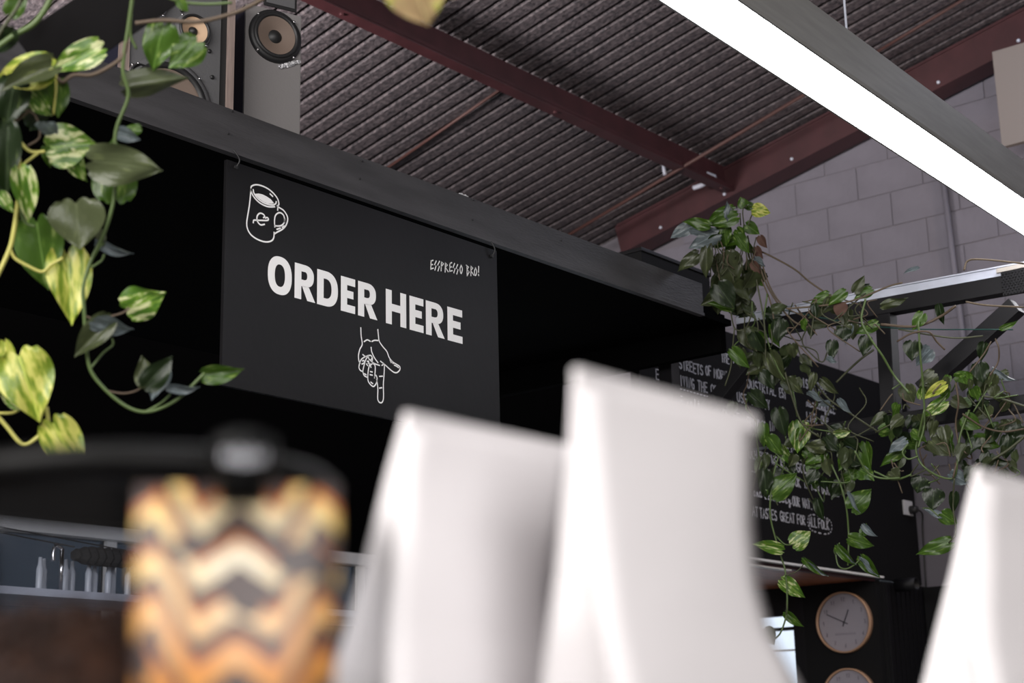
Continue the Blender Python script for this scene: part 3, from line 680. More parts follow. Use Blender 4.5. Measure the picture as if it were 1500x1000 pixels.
rp = cat2([(lambda q: (q.x, q.z))(P(x_, y_, 1, YC)) for x_, y_ in ring+[ring[0]]], 4)
for k in range(0, len(rp)-1, 2): ribbon(bm, [rp[k], rp[k+1]], 0.006, c3, caps=0)
for k in range(9):
    a = P(1100+k*3.4, 690+k*0.8, 1, YC); ribbon(bm, [(a.x, a.z), (a.x+0.010, a.z)], 0.006, c3)
o = done(bm, 'chalk_writing', 'chalk', cb); o['label'] = 'lower block of white hand-written words with circled ALL FOLK'
# ledge strips and red-brown timber below the board
zl = 0.868+CAMZ
zu = 0.855+CAMZ
struct(box('trim_3', (5.85, YC-0.03, zl-0.004), (8.05, YC+0.02, zl+0.006), 'white'))
struct(box('trim_5', (5.85, YC, zu-0.008), (8.0, YC+0.03, zl-0.006), 'maroon'))
struct(box('trim_4', (5.85, YC-0.005, zu-0.016), (7.10, YC+0.03, zu-0.009), 'white'))
tag(box('timber_lining', (6.7, YC+0.05, zu), (8.0, YB, zu+0.02), 'wood'), 'red-brown timber lining on the underside below the chalkboard', 'lining')
# clock wall (faces the room's left): black boarding with a glazed door further back
XC = 8.0
struct(box('wall_clock_side', (XC, YC, 0), (XC+0.05, 4.50, zu), 'black'))
struct(box('wall_clock_head', (XC, 4.50, 0.70+CAMZ), (XC+0.05, YB, zu), 'steel'))
d1 = struct(box('door_1', (XC+0.0, 4.50, 0), (XC+0.05, 4.57, 0.70+CAMZ), 'steel'))
box('stile', (XC, 5.5, 0), (XC+0.05, 5.57, 0.70+CAMZ), 'steel', d1)
box('rail', (XC-0.003, 4.57, 0.62+CAMZ), (XC+0.05, 5.5, 0.637+CAMZ), 'steel', d1)
box('rail', (XC+0.02, 4.57, 0.505+CAMZ), (XC+0.04, 5.5, 0.515+CAMZ), 'white', d1)
box('pane', (XC+0.022, 4.57, 0.637+CAMZ), (XC+0.028, 5.5, 0.70+CAMZ), 'pane_clear', d1)
box('pane', (XC+0.022, 4.57, 0.1), (XC+0.028, 5.5, 0.62+CAMZ), 'pane_clear', d1)
# black slatted corner beside the clocks
cs = struct(box('wall_slatted', (8.05, YC-0.02, 0), (8.58, YC+0.04, zl-0.02), 'black'))
sl = None
for k in range(9):
    o = box('slat', (8.07+k*0.056, YC-0.032, 0.5), (8.07+k*0.056+0.040, YC-0.019, zl-0.03), 'steel', cs)
struct(box('trim_6', (8.5, 3.72, 0), (8.59, YC-0.04, 0.84+CAMZ), 'black'))
def clock(px_, py_, pr, label, hands):
    c = P(px_, py_, 0, XC-0.03); r = abs(P(px_, py_-pr, 0, XC-0.03).z-c.z)
    t = thing('wall_clock', c+Vector((0.03, 0, 0)), label, 'clock', 'pale wooden wall clocks on the black wall')
    # local frame: u to the right in view (towards -Y), v up, w out (-X)
    m = Matrix((Vector((0, -1, 0)), Vector((0, 0, 1)), Vector((-1, 0, 0)))).transposed().to_4x4(); m.translation = c+Vector((0.03, 0, 0))
    lathe('rim', [(r*0.9, 0), (r, 0), (r, 0.035), (r*0.955, 0.04), (r*0.94, 0.02)], 'clockwood', t, seg=64, mtx=m)
    lathe('face', [(r*0.945, 0.012), (0, 0.012)], 'clockface', t, seg=64, mtx=m, smooth=False)
    f3 = lambda u, v: m @ Vector((u, v, 0.0135))
    bm = bmesh.new(); dig = {'1': [[(.2, .8), (.45, 1), (.45, 0)]], '2': [[(.05, .8), (.4, 1), (.7, .75), (.05, 0), (.75, 0)]], '3': [[(.1, .9), (.6, .9), (.35, .55), (.7, .3), (.4, 0), (.05, .12)]], '4': [[(.6, 0), (.6, 1), (.05, .3), (.8, .3)]],
         '5': [[(.7, 1), (.15, 1), (.1, .55), (.6, .55), (.65, .1), (.1, .05)]], '6': [[(.6, 1), (.1, .4), (.3, 0), (.65, .2), (.5, .5), (.12, .4)]], '7': [[(.05, 1), (.7, 1), (.3, 0)]], '8': [[(.35, .55), (.1, .8), (.35, 1), (.6, .8), (.35, .55), (.05, .25), (.35, 0), (.7, .25), (.35, .55)]],
         '9': [[(.6, .6), (.3, .45), (.1, .75), (.35, 1), (.6, .8), (.55, 0)]], '0': [[(.35, 1), (.05, .5), (.35, 0), (.7, .5), (.35, 1)]]}
    for hnum in range(1, 13):
        a = radians(90-30*hnum); s = str(hnum); hh_ = r*0.13; ww = r*0.085
        ux = cos(a)*r*0.76-ww*len(s)/2; vy = sin(a)*r*0.76-hh_/2
        for i, dch in enumerate(s):
            for st in dig[dch]: ribbon(bm, [(ux+ww*(i+q[0]*0.8), vy+hh_*q[1]) for q in st], r*0.016, f3)
    for i in range(9):       # faint brand line reduced to small marks of the same size
        u0 = (-0.36+i*0.085)*r
        ribbon(bm, [(u0, -0.40*r), (u0+0.02*r, -0.33*r), (u0+0.05*r, -0.40*r)], r*0.012, f3)
    done(bm, 'numerals', 'ink', t)
    for ang_, ln, wd_ in hands:
        bm = bmesh.new(); a = radians(ang_); f4 = lambda u, v: m @ Vector((u, v, 0.018))
        ribbon(bm, [(-cos(a)*r*0.12, -sin(a)*r*0.12), (cos(a)*r*ln, sin(a)*r*ln)], r*wd_, f4)
        done(bm, 'hand', 'ink', t)
    lathe('hub', [(r*0.035, 0.014), (r*0.035, 0.022), (0, 0.022)], 'ink', t, seg=14, mtx=m)
    lathe('cover_glass', [(r*0.94, 0.026), (0, 0.026)], 'clockglass', t, seg=64, mtx=m, smooth=False)
clock(1235, 911, 45, 'round pale-rimmed wall clock below the chalkboard, upper of the two', ((66, 0.42, 0.045), (155, 0.68, 0.035)))
clock(1243, 1022, 44, 'round pale-rimmed wall clock cut off by the bottom edge, lower of the two', ((66, 0.42, 0.045), (155, 0.68, 0.035)))
# power outlet with a plug on the chalkboard wall
c = P(1328, 744, 1, YC)
so = thing('power_outlet', c, 'white power outlet with black plug at the right end of the chalkboard', 'outlet')
box('face_plate', (c.x-0.050, YC-0.012, c.z-0.042), (c.x+0.055, YC, c.z+0.042), 'whiteplastic', so, bevel=0.003)
lathe('plug', [(0, 0.045), (0.018, 0.045), (0.024, 0.03), (0.024, 0), (0, 0)], 'rubber', so, seg=20, mtx=Matrix.Translation((c.x+0.022, YC-0.010, c.z-0.01)) @ Matrix.Rotation(pi/2, 4, 'X'))
tube('cord', [(c.x+0.02, YC-0.05, c.z-0.01), (c.x+0.09, YC-0.05, c.z-0.03), (c.x+0.12, YC-0.03, c.z-0.12), (c.x+0.12, YC-0.02, c.z-0.45)], 0.005, 'rubber', so)
c = P(1318, 857, 1, YC-0.08)
bm = bmesh.new()
po = lathe('pipe_end', [(0.030, 0.0), (0.036, 0.0), (0.036, 0.12), (0.030, 0.12), (0.030, 0.0)], 'steel', None, seg=28, mtx=Matrix.Translation((c.x, c.y+0.02, c.z)) @ Matrix.Rotation(pi/2, 4, 'X'))
tag(po, 'open dark pipe end beside the upper clock', 'pipe')
bm.free()

# ================================================================== BACKGROUND BENCH SEEN THROUGH THE HOPPER
YS = 5.4
p = P(60, 868, 1, YS)
tag(box('back_shelf', (3.2, YS-0.15, p.z-0.03), (5.6, YS+0.25, p.z), 'galv', bevel=0.004), 'pale metal shelf behind the hopper at the rear window', 'shelf')
bl0 = None
for k, px_ in enumerate((46, 58, 84, 100, 118, 133, 147, 160, 176)):
    q = P(px_, 860, 1, YS)
    hgt = 0.09+0.015*(k % 3)
    if bl0 is None:
        bl0 = lathe('frosted_bottle', [(0, 0), (0.013, 0), (0.014, 0.01), (0.014, 0.085), (0.009, 0.10), (0.007, 0.13), (0, 0.13)], 'bottle', None, seg=16)
        bo = bl0
    else:
        bo = bl0.copy(); COL.objects.link(bo)
    bo.location = (q.x, YS-0.05+0.03*(k % 2), p.z)
    tag(bo, 'pale frosted bottle on the rear shelf, %s of the row' % ('leftmost', 'second from the left', 'third from the left', 'fourth from the left', 'middle one', 'fourth from the right', 'third from the right', 'second from the right', 'rightmost')[k], 'bottle', 'frosted bottles on the rear shelf')
# dark rolled cloth hanging under the header
a, b = P(108, 812, 1, YS-0.1), P(200, 820, 1, YS-0.1)
bm = bmesh.new(); prf = []
n = 26
for i in range(n):
    f = i/(n-1); r_ = 0.036*(1+0.10*sin(i*2.1))*(0.55+0.45*min(1, 5*min(f, 1-f)))
    prf.append((a.lerp(b, f), r_))
rg = []
for c, r_ in prf: rg.append([bm.verts.new(c+Vector((0.004*sin(k*2), sin(2*pi*k/14)*r_, cos(2*pi*k/14)*r_))) for k in range(14)])
for i in range(n-1):
    for k in range(14): bm.faces.new((rg[i][k], rg[i][(k+1) % 14], rg[i+1][(k+1) % 14], rg[i+1][k]))
bm.faces.new(rg[0]); bm.faces.new(rg[-1])
ro = thing('rolled_cloth', a, 'dark wrinkled cloth roll hanging under the pale window header', 'cloth')
done(bm, 'roll', 'darkroll', ro)
for e in (a, b): tube('tie', [e+Vector((0, 0, 0.03)), Vector((e.x, YB-0.05, HZ-0.02))], 0.003, 'rubber', ro, smooth_path=False)
q = P(84, 822, 1, YS-0.1)
fa = thing('tap', q, 'small chrome tap left of the dark cloth roll', 'tap')
tube('spout', [q+Vector((0.02, 0, 0.05)), q+Vector((-0.01, 0, 0.06)), q+Vector((-0.02, 0, 0.03)), q+Vector((-0.018, 0, -0.0))], 0.008, 'chrome', fa)
tube('stem', [q+Vector((0.02, 0, 0.05)), Vector((q.x+0.02, q.y, p.z))], 0.008, 'chrome', fa, smooth_path=False)

# ================================================================== LEAVES AND VINES
def leafmesh(name, fold, droop, wav, notch=0.13):
    bm = bmesh.new(); nu, nv = 13, 8; grid = []
    for i in range(nu+1):
        t = i/nu; row = []
        for j in range(nv+1):
            s = -1+2*j/nv
            # heart outline
            hw = 0.5*(sin(pi*min(1, t*1.02)**0.62))**0.80*(1-0.25*t**3) if 0 < t < 1 else 0.0
            if t >= 1: hw = 0.0
            hw = max(hw, 0.0)
            lobe = notch*(1-t)**3*(1-(1-abs(s))**2)*1.5
            if i == 0: x_ = 0-0.0; hw0 = 0.24; x_ = -notch*sin(pi*min(1, abs(s)*0.85)); y_ = s*hw0
            else: x_ = t-lobe; y_ = s*hw
            z = fold*abs(y_) - droop*max(0, x_)**2*0.5 - 0.28*y_*y_ + wav*sin(7*x_+3*s)*abs(s)*0.05
            row.append(bm.verts.new((x_, y_, z)))
        grid.append(row)
    for i in range(nu):
        for j in range(nv):
            try: bm.faces.new((grid[i][j], grid[i+1][j], grid[i+1][j+1], grid[i][j+1]))
            except ValueError: pass
    bmesh.ops.remove_doubles(bm, verts=bm.verts[:], dist=1e-4)
    me = bpy.data.meshes.new(name); bm.to_mesh(me); bm.free()
    for p_ in me.polygons: p_.use_smooth = True
    return me
LM = {}
shapes = [(0.35, 0.25, 1), (0.15, 0.5, 2), (0.7, 0.35, 1), (0.05, 0.15, 1.5)]
for mk in ('leaf_y', 'leaf_c', 'leaf_g', 'leaf_o', 'leaf_d', 'leaf_s', 'leaf_p', 'dead'):
    for si, sh in enumerate(shapes):
        me = leafmesh(mk+'_shape', *sh); me.materials.append(M[mk]); LM[mk, si] = me
def leaf(plant, base, tip, wpx, d, mk, si=None, tilt=0.0, roll=0.0, flip=False):
    """base and tip pixels, width in pixels, distance d; tilt pushes the tip away, roll turns the blade about its midrib"""
    B = D(*base, d); T = D(tip[0], tip[1], d+tilt)
    x = (T-B); L_ = x.length; x.normalize(); v = -ray(*base)
    z = (v-x*v.dot(x)).normalized()
    if flip: z = -z
    z = Matrix.Rotation(roll, 3, x) @ z; y = z.cross(x)
    W_ = wpx*d/F*1.08/max(0.35, abs(cos(roll)))
    if si is None: si = random.randrange(4)
    o = bpy.data.objects.new('leaf', LM['leaf_'+mk if mk != 'dead' else 'dead', si]); COL.objects.link(o)
    m = Matrix((x*L_, y*W_, z*L_*0.8)).transposed().to_4x4(); m.translation = B
    o.parent = plant; o.matrix_world = plant.matrix_world @ Matrix.Identity(4); 
    o.matrix_parent_inverse = plant.matrix_world.inverted(); o.matrix_basis = m
    return B, T
def vine(plant, pts, d, r, m, r2=None, dvar=0.0, name='stem'):
    P3 = [D(q[0], q[1], (q[2] if len(q) > 2 else d)+random.uniform(-dvar, dvar)) for q in pts]
    return tube(name, P3, r, m, plant, seg=7, r2=r2)

# ---- left hanging plant
pl = thing('hanging_pothos', D(20, 60, 2.9), 'trailing pothos with yellow-green marbled leaves hanging at the left edge', 'plant')
d = 2.9
left = [((74, 100), (-12, 118), 48, 'y', 0, 0.02, 0.3, 0), ((78, 100), (0, 128), 34, 'o', 2, -0.03, 0.5, 0), ((146, 72), (72, 104), 38, 'c', 0, 0, 0.4, 0),
 ((240, 38), (220, 104), 46, 'g', 1, 0, 0.3, 0), ((288, 62), (248, 100), 46, 'g', 3, -0.02, 0, 0), ((188, 128), (275, 112), 38, 'o', 2, 0.02, 0.2, 1),
 ((22, 118), (6, 188), 46, 'd', 1, 0, 0.2, 0), ((78, 120), (88, 172), 36, 'g', 0, 0, -0.5, 0), ((46, 138), (74, 172), 28, 'c', 1, 0, 0.3, 0),
 ((74, 216), (140, 208), 60, 'c', 0, 0.0, -0.2, 0), ((100, 224), (125, 268), 26, 'c', 1, 0, 0.3, 0), ((66, 216), (74, 246), 14, 'g', 2, 0, 0, 0),
 ((137, 236), (240, 248), 56, 'o', 3, -0.02, 0.25, 1), ((168, 288), (166, 200), 60, 'g', 3, 0.02, 0, 0), ((172, 192), (206, 206), 20, 's', 0, 0, 0.3, 0),
 ((204, 188), (172, 196), 16, 'g', 1, 0, 0.3, 0),
 ((29, 250), (44, 326), 34, 'c', 2, 0, -0.2, 0), ((12, 186), (8, 292), 38, 'd', 0, 0, 0.2, 0), ((0, 284), (20, 312), 18, 'c', 0, 0, 0, 0),
 ((111, 298), (118, 366), 74, 'o', 3, 0, 0.1, 1), ((54, 326), (68, 426), 64, 'g', 0, 0, 0.3, 0), ((98, 372), (107, 474), 60, 'y', 0, -0.03, -0.15, 0),
 ((188, 452), (240, 430), 50, 'c', 3, -0.05, 0.2, 0), ((147, 350), (193, 376), 14, 's', 2, 0, 0.8, 0), ((146, 338), (152, 362), 14, 'o', 1, 0, 0, 0),
 ((160, 470), (107, 522), 36, 'o', 2, 0, 0.2, 0), ((140, 470), (196, 486), 26, 's', 0, 0.02, 0.7, 0), ((28, 522), (58, 616), 76, 'y', 1, -0.02, 0, 0),
 ((8, 502), (24, 548), 22, 'y', 2, 0, 0.4, 0), ((32, 592), (-8, 556), 28, 'c', 0, 0, 0.3, 0), ((78, 620), (122, 700), 54, 'y', 3, 0, 0, 0),
 ((215, 564), (208, 520), 28, 'o', 3, 0, 0.2, 0), ((214, 564), (254, 522), 34, 'd', 0, 0, 0.2, 0), ((240, 540), (220, 586), 30, 's', 0, 0, 0.4, 0),
 ((248, 562), (292, 571), 13, 's', 2, 0, 0.8, 0), ((299, 546), (358, 543), 27, 'g', 2, 0, 0.35, 0), ((262, 0), (276, 18), 14, 'g', 0, 0, 0, 0),
 ((2, 140), (30, 176), 40, 'd', 2, 0.05, 0, 0), ((60, 150), (40, 200), 34, 'd', 1, 0.06, 0, 0), ((14, 20), (40, -14), 26, 'g', 0, 0, 0, 0), ((60, 560), (66, 552), 8, 'y', 0, 0, 0, 0),
 ((5, 230), (-14, 300), 40, 'd', 1, 0.05, 0, 0), ((62, 180), (84, 204), 22, 's', 1, 0.04, 0.6, 0), ((20, 45), (-10, 80), 26, 'd', 0, 0.05, 0, 0)]
for base, tip, wd_, mk, si, tilt, roll, fl in left:
    leaf(pl, base, tip, wd_, d+random.uniform(-0.04, 0.04), mk, si, tilt, roll, bool(fl))
def lv(pts, r, m, r2=None): vine(pl, pts, d, r, m, r2)
lv([(18, 150), (20, 190), (28, 240), (27, 290), (20, 340), (12, 370), (-8, 412)], 0.0042, 'stem_y')
lv([(5, 168), (18, 190), (30, 208), (45, 222), (66, 222)], 0.0030, 'stem_y')
lv([(26, 248), (40, 236), (56, 224)], 0.0026, 'stem_y')
lv([(2, 190), (4, 215), (12, 240), (24, 250)], 0.0024, 'stem_b')
lv([(28, 300), (36, 325), (52, 332)], 0.0026, 'stem_g')
lv([(14, 362), (22, 378), (42, 390), (62, 398), (74, 388), (92, 378)], 0.0028, 'stem_y')
lv([(195, -10), (188, 40), (180, 100), (188, 140), (170, 190), (168, 240), (167, 288), (155, 335), (132, 385), (122, 420), (123, 450), (126, 500), (132, 540), (150, 566), (180, 592), (208, 603), (235, 598), (262, 583), (282, 564), (300, 546)], 0.0036, 'stem_g', 0.0030)
lv([(122, 462), (140, 467), (162, 463), (180, 458), (190, 450)], 0.0018, 'stem_b')
lv([(132, 540), (150, 518), (165, 505), (164, 495)], 0.0020, 'stem_g')
lv([(155, 572), (180, 576), (200, 572), (214, 562)], 0.0017, 'stem_b')
lv([(215, 602), (236, 590), (250, 577)], 0.0020, 'stem_g')
lv([(136, 378), (146, 362), (152, 356)], 0.0020, 'stem_g')
lv([(133, 392), (148, 382), (153, 372)], 0.0022, 'stem_g')
lv([(-6, 606), (10, 625), (33, 650), (55, 640), (70, 622), (68, 596)], 0.0036, 'stem_y')
lv([(-6, 540), (16, 540)], 0.0030, 'stem_y'); lv([(-6, 605), (20, 604), (36, 592)], 0.0024, 'stem_y')
lv([(186, 60), (180, 82), (160, 98), (134, 110), (108, 110), (92, 120), (84, 114)], 0.0036, 'stem_b')
lv([(198, 34), (240, 30), (290, 32), (340, 20), (372, 6), (392, -6)], 0.0038, 'stem_b')
lv([(230, -10), (262, 2), (300, 6), (340, 4)], 0.0026, 'stem_g')
lv([(-8, 72), (20, 52), (48, 36), (66, 14), (78, -10)], 0.0052, 'stem_g')
lv([(-8, 60), (8, 36), (26, 10), (34, -10)], 0.0036, 'stem_d')
lv([(192, 20), (191, 50), (200, 72)], 0.0024, 'stem_g')
lv([(60, 110), (50, 140), (44, 160), (20, 180), (6, 190)], 0.0026, 'stem_b')
lv([(82, 104), (82, 130), (78, 168)], 0.0022, 'stem_y')
lv([(34, 160), (52, 170), (58, 200), (40, 214)], 0.0020, 'stem_b')
# black brace that the plant hangs from
t = thing('angled_brace', D(120, 60, 2.95), 'black square timber brace slanting across the upper left corner', 'brace')
a = D(52, 92, 3.0); b = D(260, -48, 3.0)
beam('timber', a, b, 0.105, 0.09, 'brace', t, side=ray(150, 40), bevel=0.002)
# single leaf close to the lens at the top edge
sp = thing('near_pothos_stem', D(620, -60, 1.6), 'single yellowing pothos leaf dangling at the top edge, close and blurred', 'plant')
leaf(sp, (598, -50), (628, 42), 90, 1.6, 'p', 0, 0.02, 0.1)
leaf(sp, (640, -60), (664, 6), 44, 1.62, 'p', 1, 0.02, 0.3)
vine(sp, [(598, -50), (640, -60), (630, -110), (600, -200)], 1.6, 0.003, 'stem_y')

# ---- right hanging plant, in the black planter on the canopy end
z0 = FZ1-0.029
pc = P(1000, 385, 0, 5.3)
pb = thing('planter_box', (5.2, 3.6, z0), 'black rectangular planter box on the right end of the canopy', 'planter')
a = P(939, 366, 1, 3.46)
box('tub', (a.x, 3.46, z0), (a.x+0.50, 3.72, a.z+0.01), 'black', pb, bevel=0.004)
box('rim', (a.x-0.006, 3.454, a.z-0.004), (a.x+0.506, 3.726, a.z+0.012), 'steel', pb, bevel=0.003)
rp_ = thing('trailing_pothos', (5.4, 3.5, z0+0.1), 'leafy pothos spilling from the black planter down in front of the chalkboard', 'plant')
d = 6.25
rl = [((1012, 332), (981, 348), 19, 's', 0, 0, .4), ((1038, 330), (1000, 322), 17, 'g', 1, 0, .3), ((1014, 337), (1050, 341), 15, 's', 3, 0, .2), ((1050, 343), (1008, 364), 25, 's', 3, 0, 0),
 ((1074, 308), (1034, 324), 22, 'g', 1, 0, .2), ((1078, 318), (1038, 330), 22, 'g', 0, 0, .2), ((1090, 303), (1084, 288), 16, 'g', 3, 0, 0), ((1102, 302), (1084, 300), 12, 'g', 1, 0, .3), ((1104, 306), (1129, 312), 20, 'y', 3, 0, 0),
 ((1093, 329), (1113, 343), 18, 'g', 0, 0, 0), ((1086, 350), (1045, 363), 14, 'g', 2, 0, .3), ((1065, 318), (1066, 294), 9, 's', 1, 0, .2), ((1070, 325), (1068, 300), 12, 's', 0, 0, .6), ((1022, 372), (991, 396), 20, 'o', 1, 0, .3),
 ((1036, 365), (1033, 408), 19, 'o', 0, 0, .3), ((1060, 374), (1078, 421), 44, 'o', 1, 0, .1), ((1052, 418), (1076, 452), 34, 'd', 0, 0, 0), ((1071, 453), (1036, 442), 14, 'g', 2, 0, .3), ((1090, 484), (1101, 513), 24, 'o', 3, 0, 0),
 ((1073, 512), (1098, 540), 19, 'g', 0, 0, .2), ((1080, 345), (1098, 372), 18, 'g', 3, 0, .2), ((1060, 330), (1064, 362), 20, 'g', 1, 0, .1), ((1090, 355), (1108, 372), 12, 'g', 2, 0, .3), ((1100, 400), (1118, 420), 16, 'g', 0, 0, .3), ((1105, 380), (1120, 392), 14, 's', 1, 0, .5),
 ((1128, 518), (1148, 560), 24, 'o', 2, 0, .1), ((1172, 620), (1168, 664), 31, 'c', 3, 0, 0), ((1132, 724), (1168, 692), 32, 'g', 3, 0, .1), ((1120, 690), (1122, 732), 22, 'd', 1, 0, .2), ((1120, 622), (1118, 656), 17, 'g', 2, 0, .3), ((1126, 640), (1146, 668), 20, 'g', 1, 0, .3),
 ((1146, 654), (1164, 684), 14, 'c', 2, 0, .4), ((1222, 634), (1248, 632), 12, 'c', 2, 0, .5), ((1206, 660), (1178, 680), 22, 'g', 0, 0, .2), ((1144, 806), (1101, 795), 18, 'c', 2, 0, .2), ((1162, 797), (1188, 778), 27, 'c', 3, 0, 0), ((1248, 744), (1277, 716), 30, 'g', 3, 0, .1),
 ((1245, 722), (1258, 752), 6, 's', 0, 0, .8), ((1266, 768), (1284, 787), 10, 's', 2, 0, .6), ((1264, 782), (1270, 766), 12, 'g', 1, 0, .2), ((1245, 788), (1280, 801), 20, 'g', 1, 0, .2), ((1228, 800), (1254, 829), 13, 'g', 2, 0, .3), ((1232, 800), (1252, 828), 6, 's', 0, 0, .8),
 ((1262, 816), (1289, 847), 17, 'g', 2, 0, .2), ((1262, 818), (1282, 846), 6, 's', 1, 0, .8), ((1180, 818), (1213, 846), 10, 'g', 2, 0, .4), ((1184, 824), (1212, 846), 6, 's', 0, 0, .8), ((1146, 850), (1179, 876), 22, 'c', 1, 0, .1), ((1152, 897), (1177, 919), 13, 'g', 2, 0, .3),
 ((1120, 922), (1134, 945), 24, 'o', 2, 0, .1), ((1198, 732), (1206, 764), 14, 'd', 2, 0, .3), ((1160, 690), (1150, 664), 14, 'd', 0, 0, .3), ((1205, 555), (1228, 578), 14, 'o', 2, 0, .3), ((1193, 548), (1186, 575), 12, 'o', 0, 0, .3), ((1185, 575), (1207, 590), 9, 's', 1, 0, .7),
 ((1215, 590), (1197, 594), 9, 's', 0, 0, .7), ((1075, 590), (1068, 612), 16, 'd', 0, 0, .2), ((1100, 575), (1125, 600), 22, 'd', 1, 0, .2), ((1140, 600), (1150, 640), 24, 'd', 0, 0, .2), ((1155, 555), (1176, 578), 15, 'o', 1, 0, .2), ((1230, 585), (1246, 606), 10, 's', 0, 0, .7),
 ((1236, 700), (1262, 690), 20, 'g', 1, 0, .2), ((1210, 640), (1230, 662), 20, 'd', 3, 0, .2), ((1195, 690), (1180, 712), 18, 'd', 0, 0, .2), ((1268, 650), (1274, 690), 20, 'g', 2, 0, .4), ((1240, 655), (1262, 668), 12, 's', 2, 0, .7)]
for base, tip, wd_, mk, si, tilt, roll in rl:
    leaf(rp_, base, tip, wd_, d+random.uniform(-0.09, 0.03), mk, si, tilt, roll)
def zone(plant, n, cx_, cy_, sx_, sy_, dd, kinds, smin=18, smax=34, dv=0.12):
    for _ in range(n):
        a_ = random.uniform(0, 2*pi); r_ = math.sqrt(random.random())
        x_ = cx_+sx_*r_*cos(a_); y_ = cy_+sy_*r_*sin(a_)
        L_ = random.uniform(smin, smax); an = random.gauss(pi/2, 0.75)
        leaf(plant, (x_, y_), (x_+L_*cos(an), y_+L_*sin(an)), L_*random.uniform(0.5, 0.85), dd+random.uniform(-0.05, dv), random.choice(kinds), None, random.uniform(-0.02, 0.02), random.uniform(-0.9, 0.9), random.random() < 0.3)
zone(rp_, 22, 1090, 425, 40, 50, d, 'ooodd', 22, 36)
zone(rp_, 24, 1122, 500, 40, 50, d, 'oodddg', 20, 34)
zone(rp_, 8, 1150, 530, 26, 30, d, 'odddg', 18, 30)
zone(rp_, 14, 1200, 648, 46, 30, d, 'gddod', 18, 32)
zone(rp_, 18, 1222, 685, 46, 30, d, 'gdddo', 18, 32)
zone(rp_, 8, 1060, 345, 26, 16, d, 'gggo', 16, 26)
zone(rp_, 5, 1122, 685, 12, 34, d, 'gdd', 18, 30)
def rv(pts, r=0.004, m='stem_d', r2=None): vine(rp_, pts, d-0.02, r*0.85, 'stem_d' if m == 'stem_y' else m, r2, 0.015)
rv([(1108, 365), (1135, 378), (1165, 395), (1185, 412), (1205, 426), (1225, 440)], 0.0042, 'roots')
rv([(1108, 370), (1120, 410), (1140, 445), (1162, 470), (1185, 480)], 0.0042, 'roots'); rv([(1112, 372), (1128, 420), (1148, 448), (1175, 462)], 0.0036, 'roots')
rv([(1100, 360), (1112, 400), (1128, 440), (1134, 470)], 0.0036, 'roots'); rv([(1095, 345), (1102, 380), (1112, 430), (1120, 480), (1122, 560)], 0.004, 'stem_d')
rv([(1096, 330), (1100, 318), (1106, 305)], 0.003, 'stem_y'); rv([(1085, 330), (1084, 312)], 0.003, 'stem_y'); rv([(1090, 330), (1088, 308), (1094, 300)], 0.0028, 'stem_y')
rv([(1070, 455), (1075, 478), (1083, 484), (1094, 478), (1102, 456)], 0.0032, 'stem_y'); rv([(1076, 480), (1072, 520), (1070, 540), (1062, 565)], 0.0032, 'stem_d')
rv([(1124, 430), (1120, 480), (1140, 540), (1160, 570), (1168, 610)], 0.004, 'stem_g'); rv([(1150, 545), (1160, 580), (1175, 620), (1200, 640)], 0.0045, 'stem_d')
rv([(1143, 660), (1132, 700), (1128, 740), (1130, 765), (1138, 795), (1144, 815), (1150, 835), (1153, 870), (1152, 900), (1144, 925), (1136, 935)], 0.0040, 'stem_g')
rv([(1137, 785), (1150, 797), (1163, 797)], 0.003, 'stem_g'); rv([(1150, 843), (1168, 836), (1182, 820)], 0.0026, 'stem_d'); rv([(1152, 880), (1152, 900)], 0.002, 'stem_d')
rv([(1218, 680), (1232, 712), (1240, 745), (1243, 780), (1243, 800), (1242, 828)], 0.0042, 'stem_g'); rv([(1225, 815), (1222, 805), (1230, 795)], 0.003, 'stem_g')
rv([(1224, 812), (1228, 828), (1238, 833), (1250, 828), (1262, 817)], 0.0036, 'stem_g'); rv([(1246, 782), (1256, 785), (1264, 780)], 0.003, 'stem_g')
rv([(1185, 475), (1175, 500), (1190, 520), (1205, 530), (1212, 515)], 0.0032, 'stem_d'); rv([(1160, 505), (1180, 508), (1196, 515), (1200, 530)], 0.003, 'stem_y')
rv([(1225, 560), (1245, 540), (1262, 525), (1280, 512)], 0.005, 'stem_d'); rv([(1195, 610), (1240, 640), (1280, 625)], 0.003, 'stem_d')
rv([(1190, 555), (1215, 585), (1245, 605), (1290, 635)], 0.0042, 'stem_d'); rv([(1165, 500), (1180, 540), (1200, 580), (1225, 600)], 0.0034, 'stem_d')
for k in range(26):
    x_ = random.uniform(1040, 1110); y_ = random.uniform(345, 380)
    vine(rp_, [(x_, y_), (x_+random.uniform(-6, 6), y_+random.uniform(10, 20)), (x_+random.uniform(-10, 10), y_+random.uniform(24, 46))], d-0.03, 0.0022, random.choice(('roots', 'stem_d', 'stem_d')), None, 0.02, 'root')
for k in range(34):
    x_ = random.uniform(1090, 1260); y_ = random.uniform(430, 690)
    if x_ > 1180 and y_ < 560: y_ += 100
    vine(rp_, [(x_, y_), (x_+random.uniform(-14, 14), y_+random.uniform(8, 24)), (x_+random.uniform(-20, 20), y_+random.uniform(20, 60)), (x_+random.uniform(-30, 30), y_+random.uniform(40, 80))], d, 0.0026, random.choice(('stem_d', 'stem_d', 'stem_b', 'stem_g')), None, 0.05)
for (x_, y_) in ((1112, 368), (1118, 352), (1108, 390)): leaf(rp_, (x_-4, y_-6), (x_+5, y_+12), 12, d-0.03, 'dead', 2, 0, 0.4)

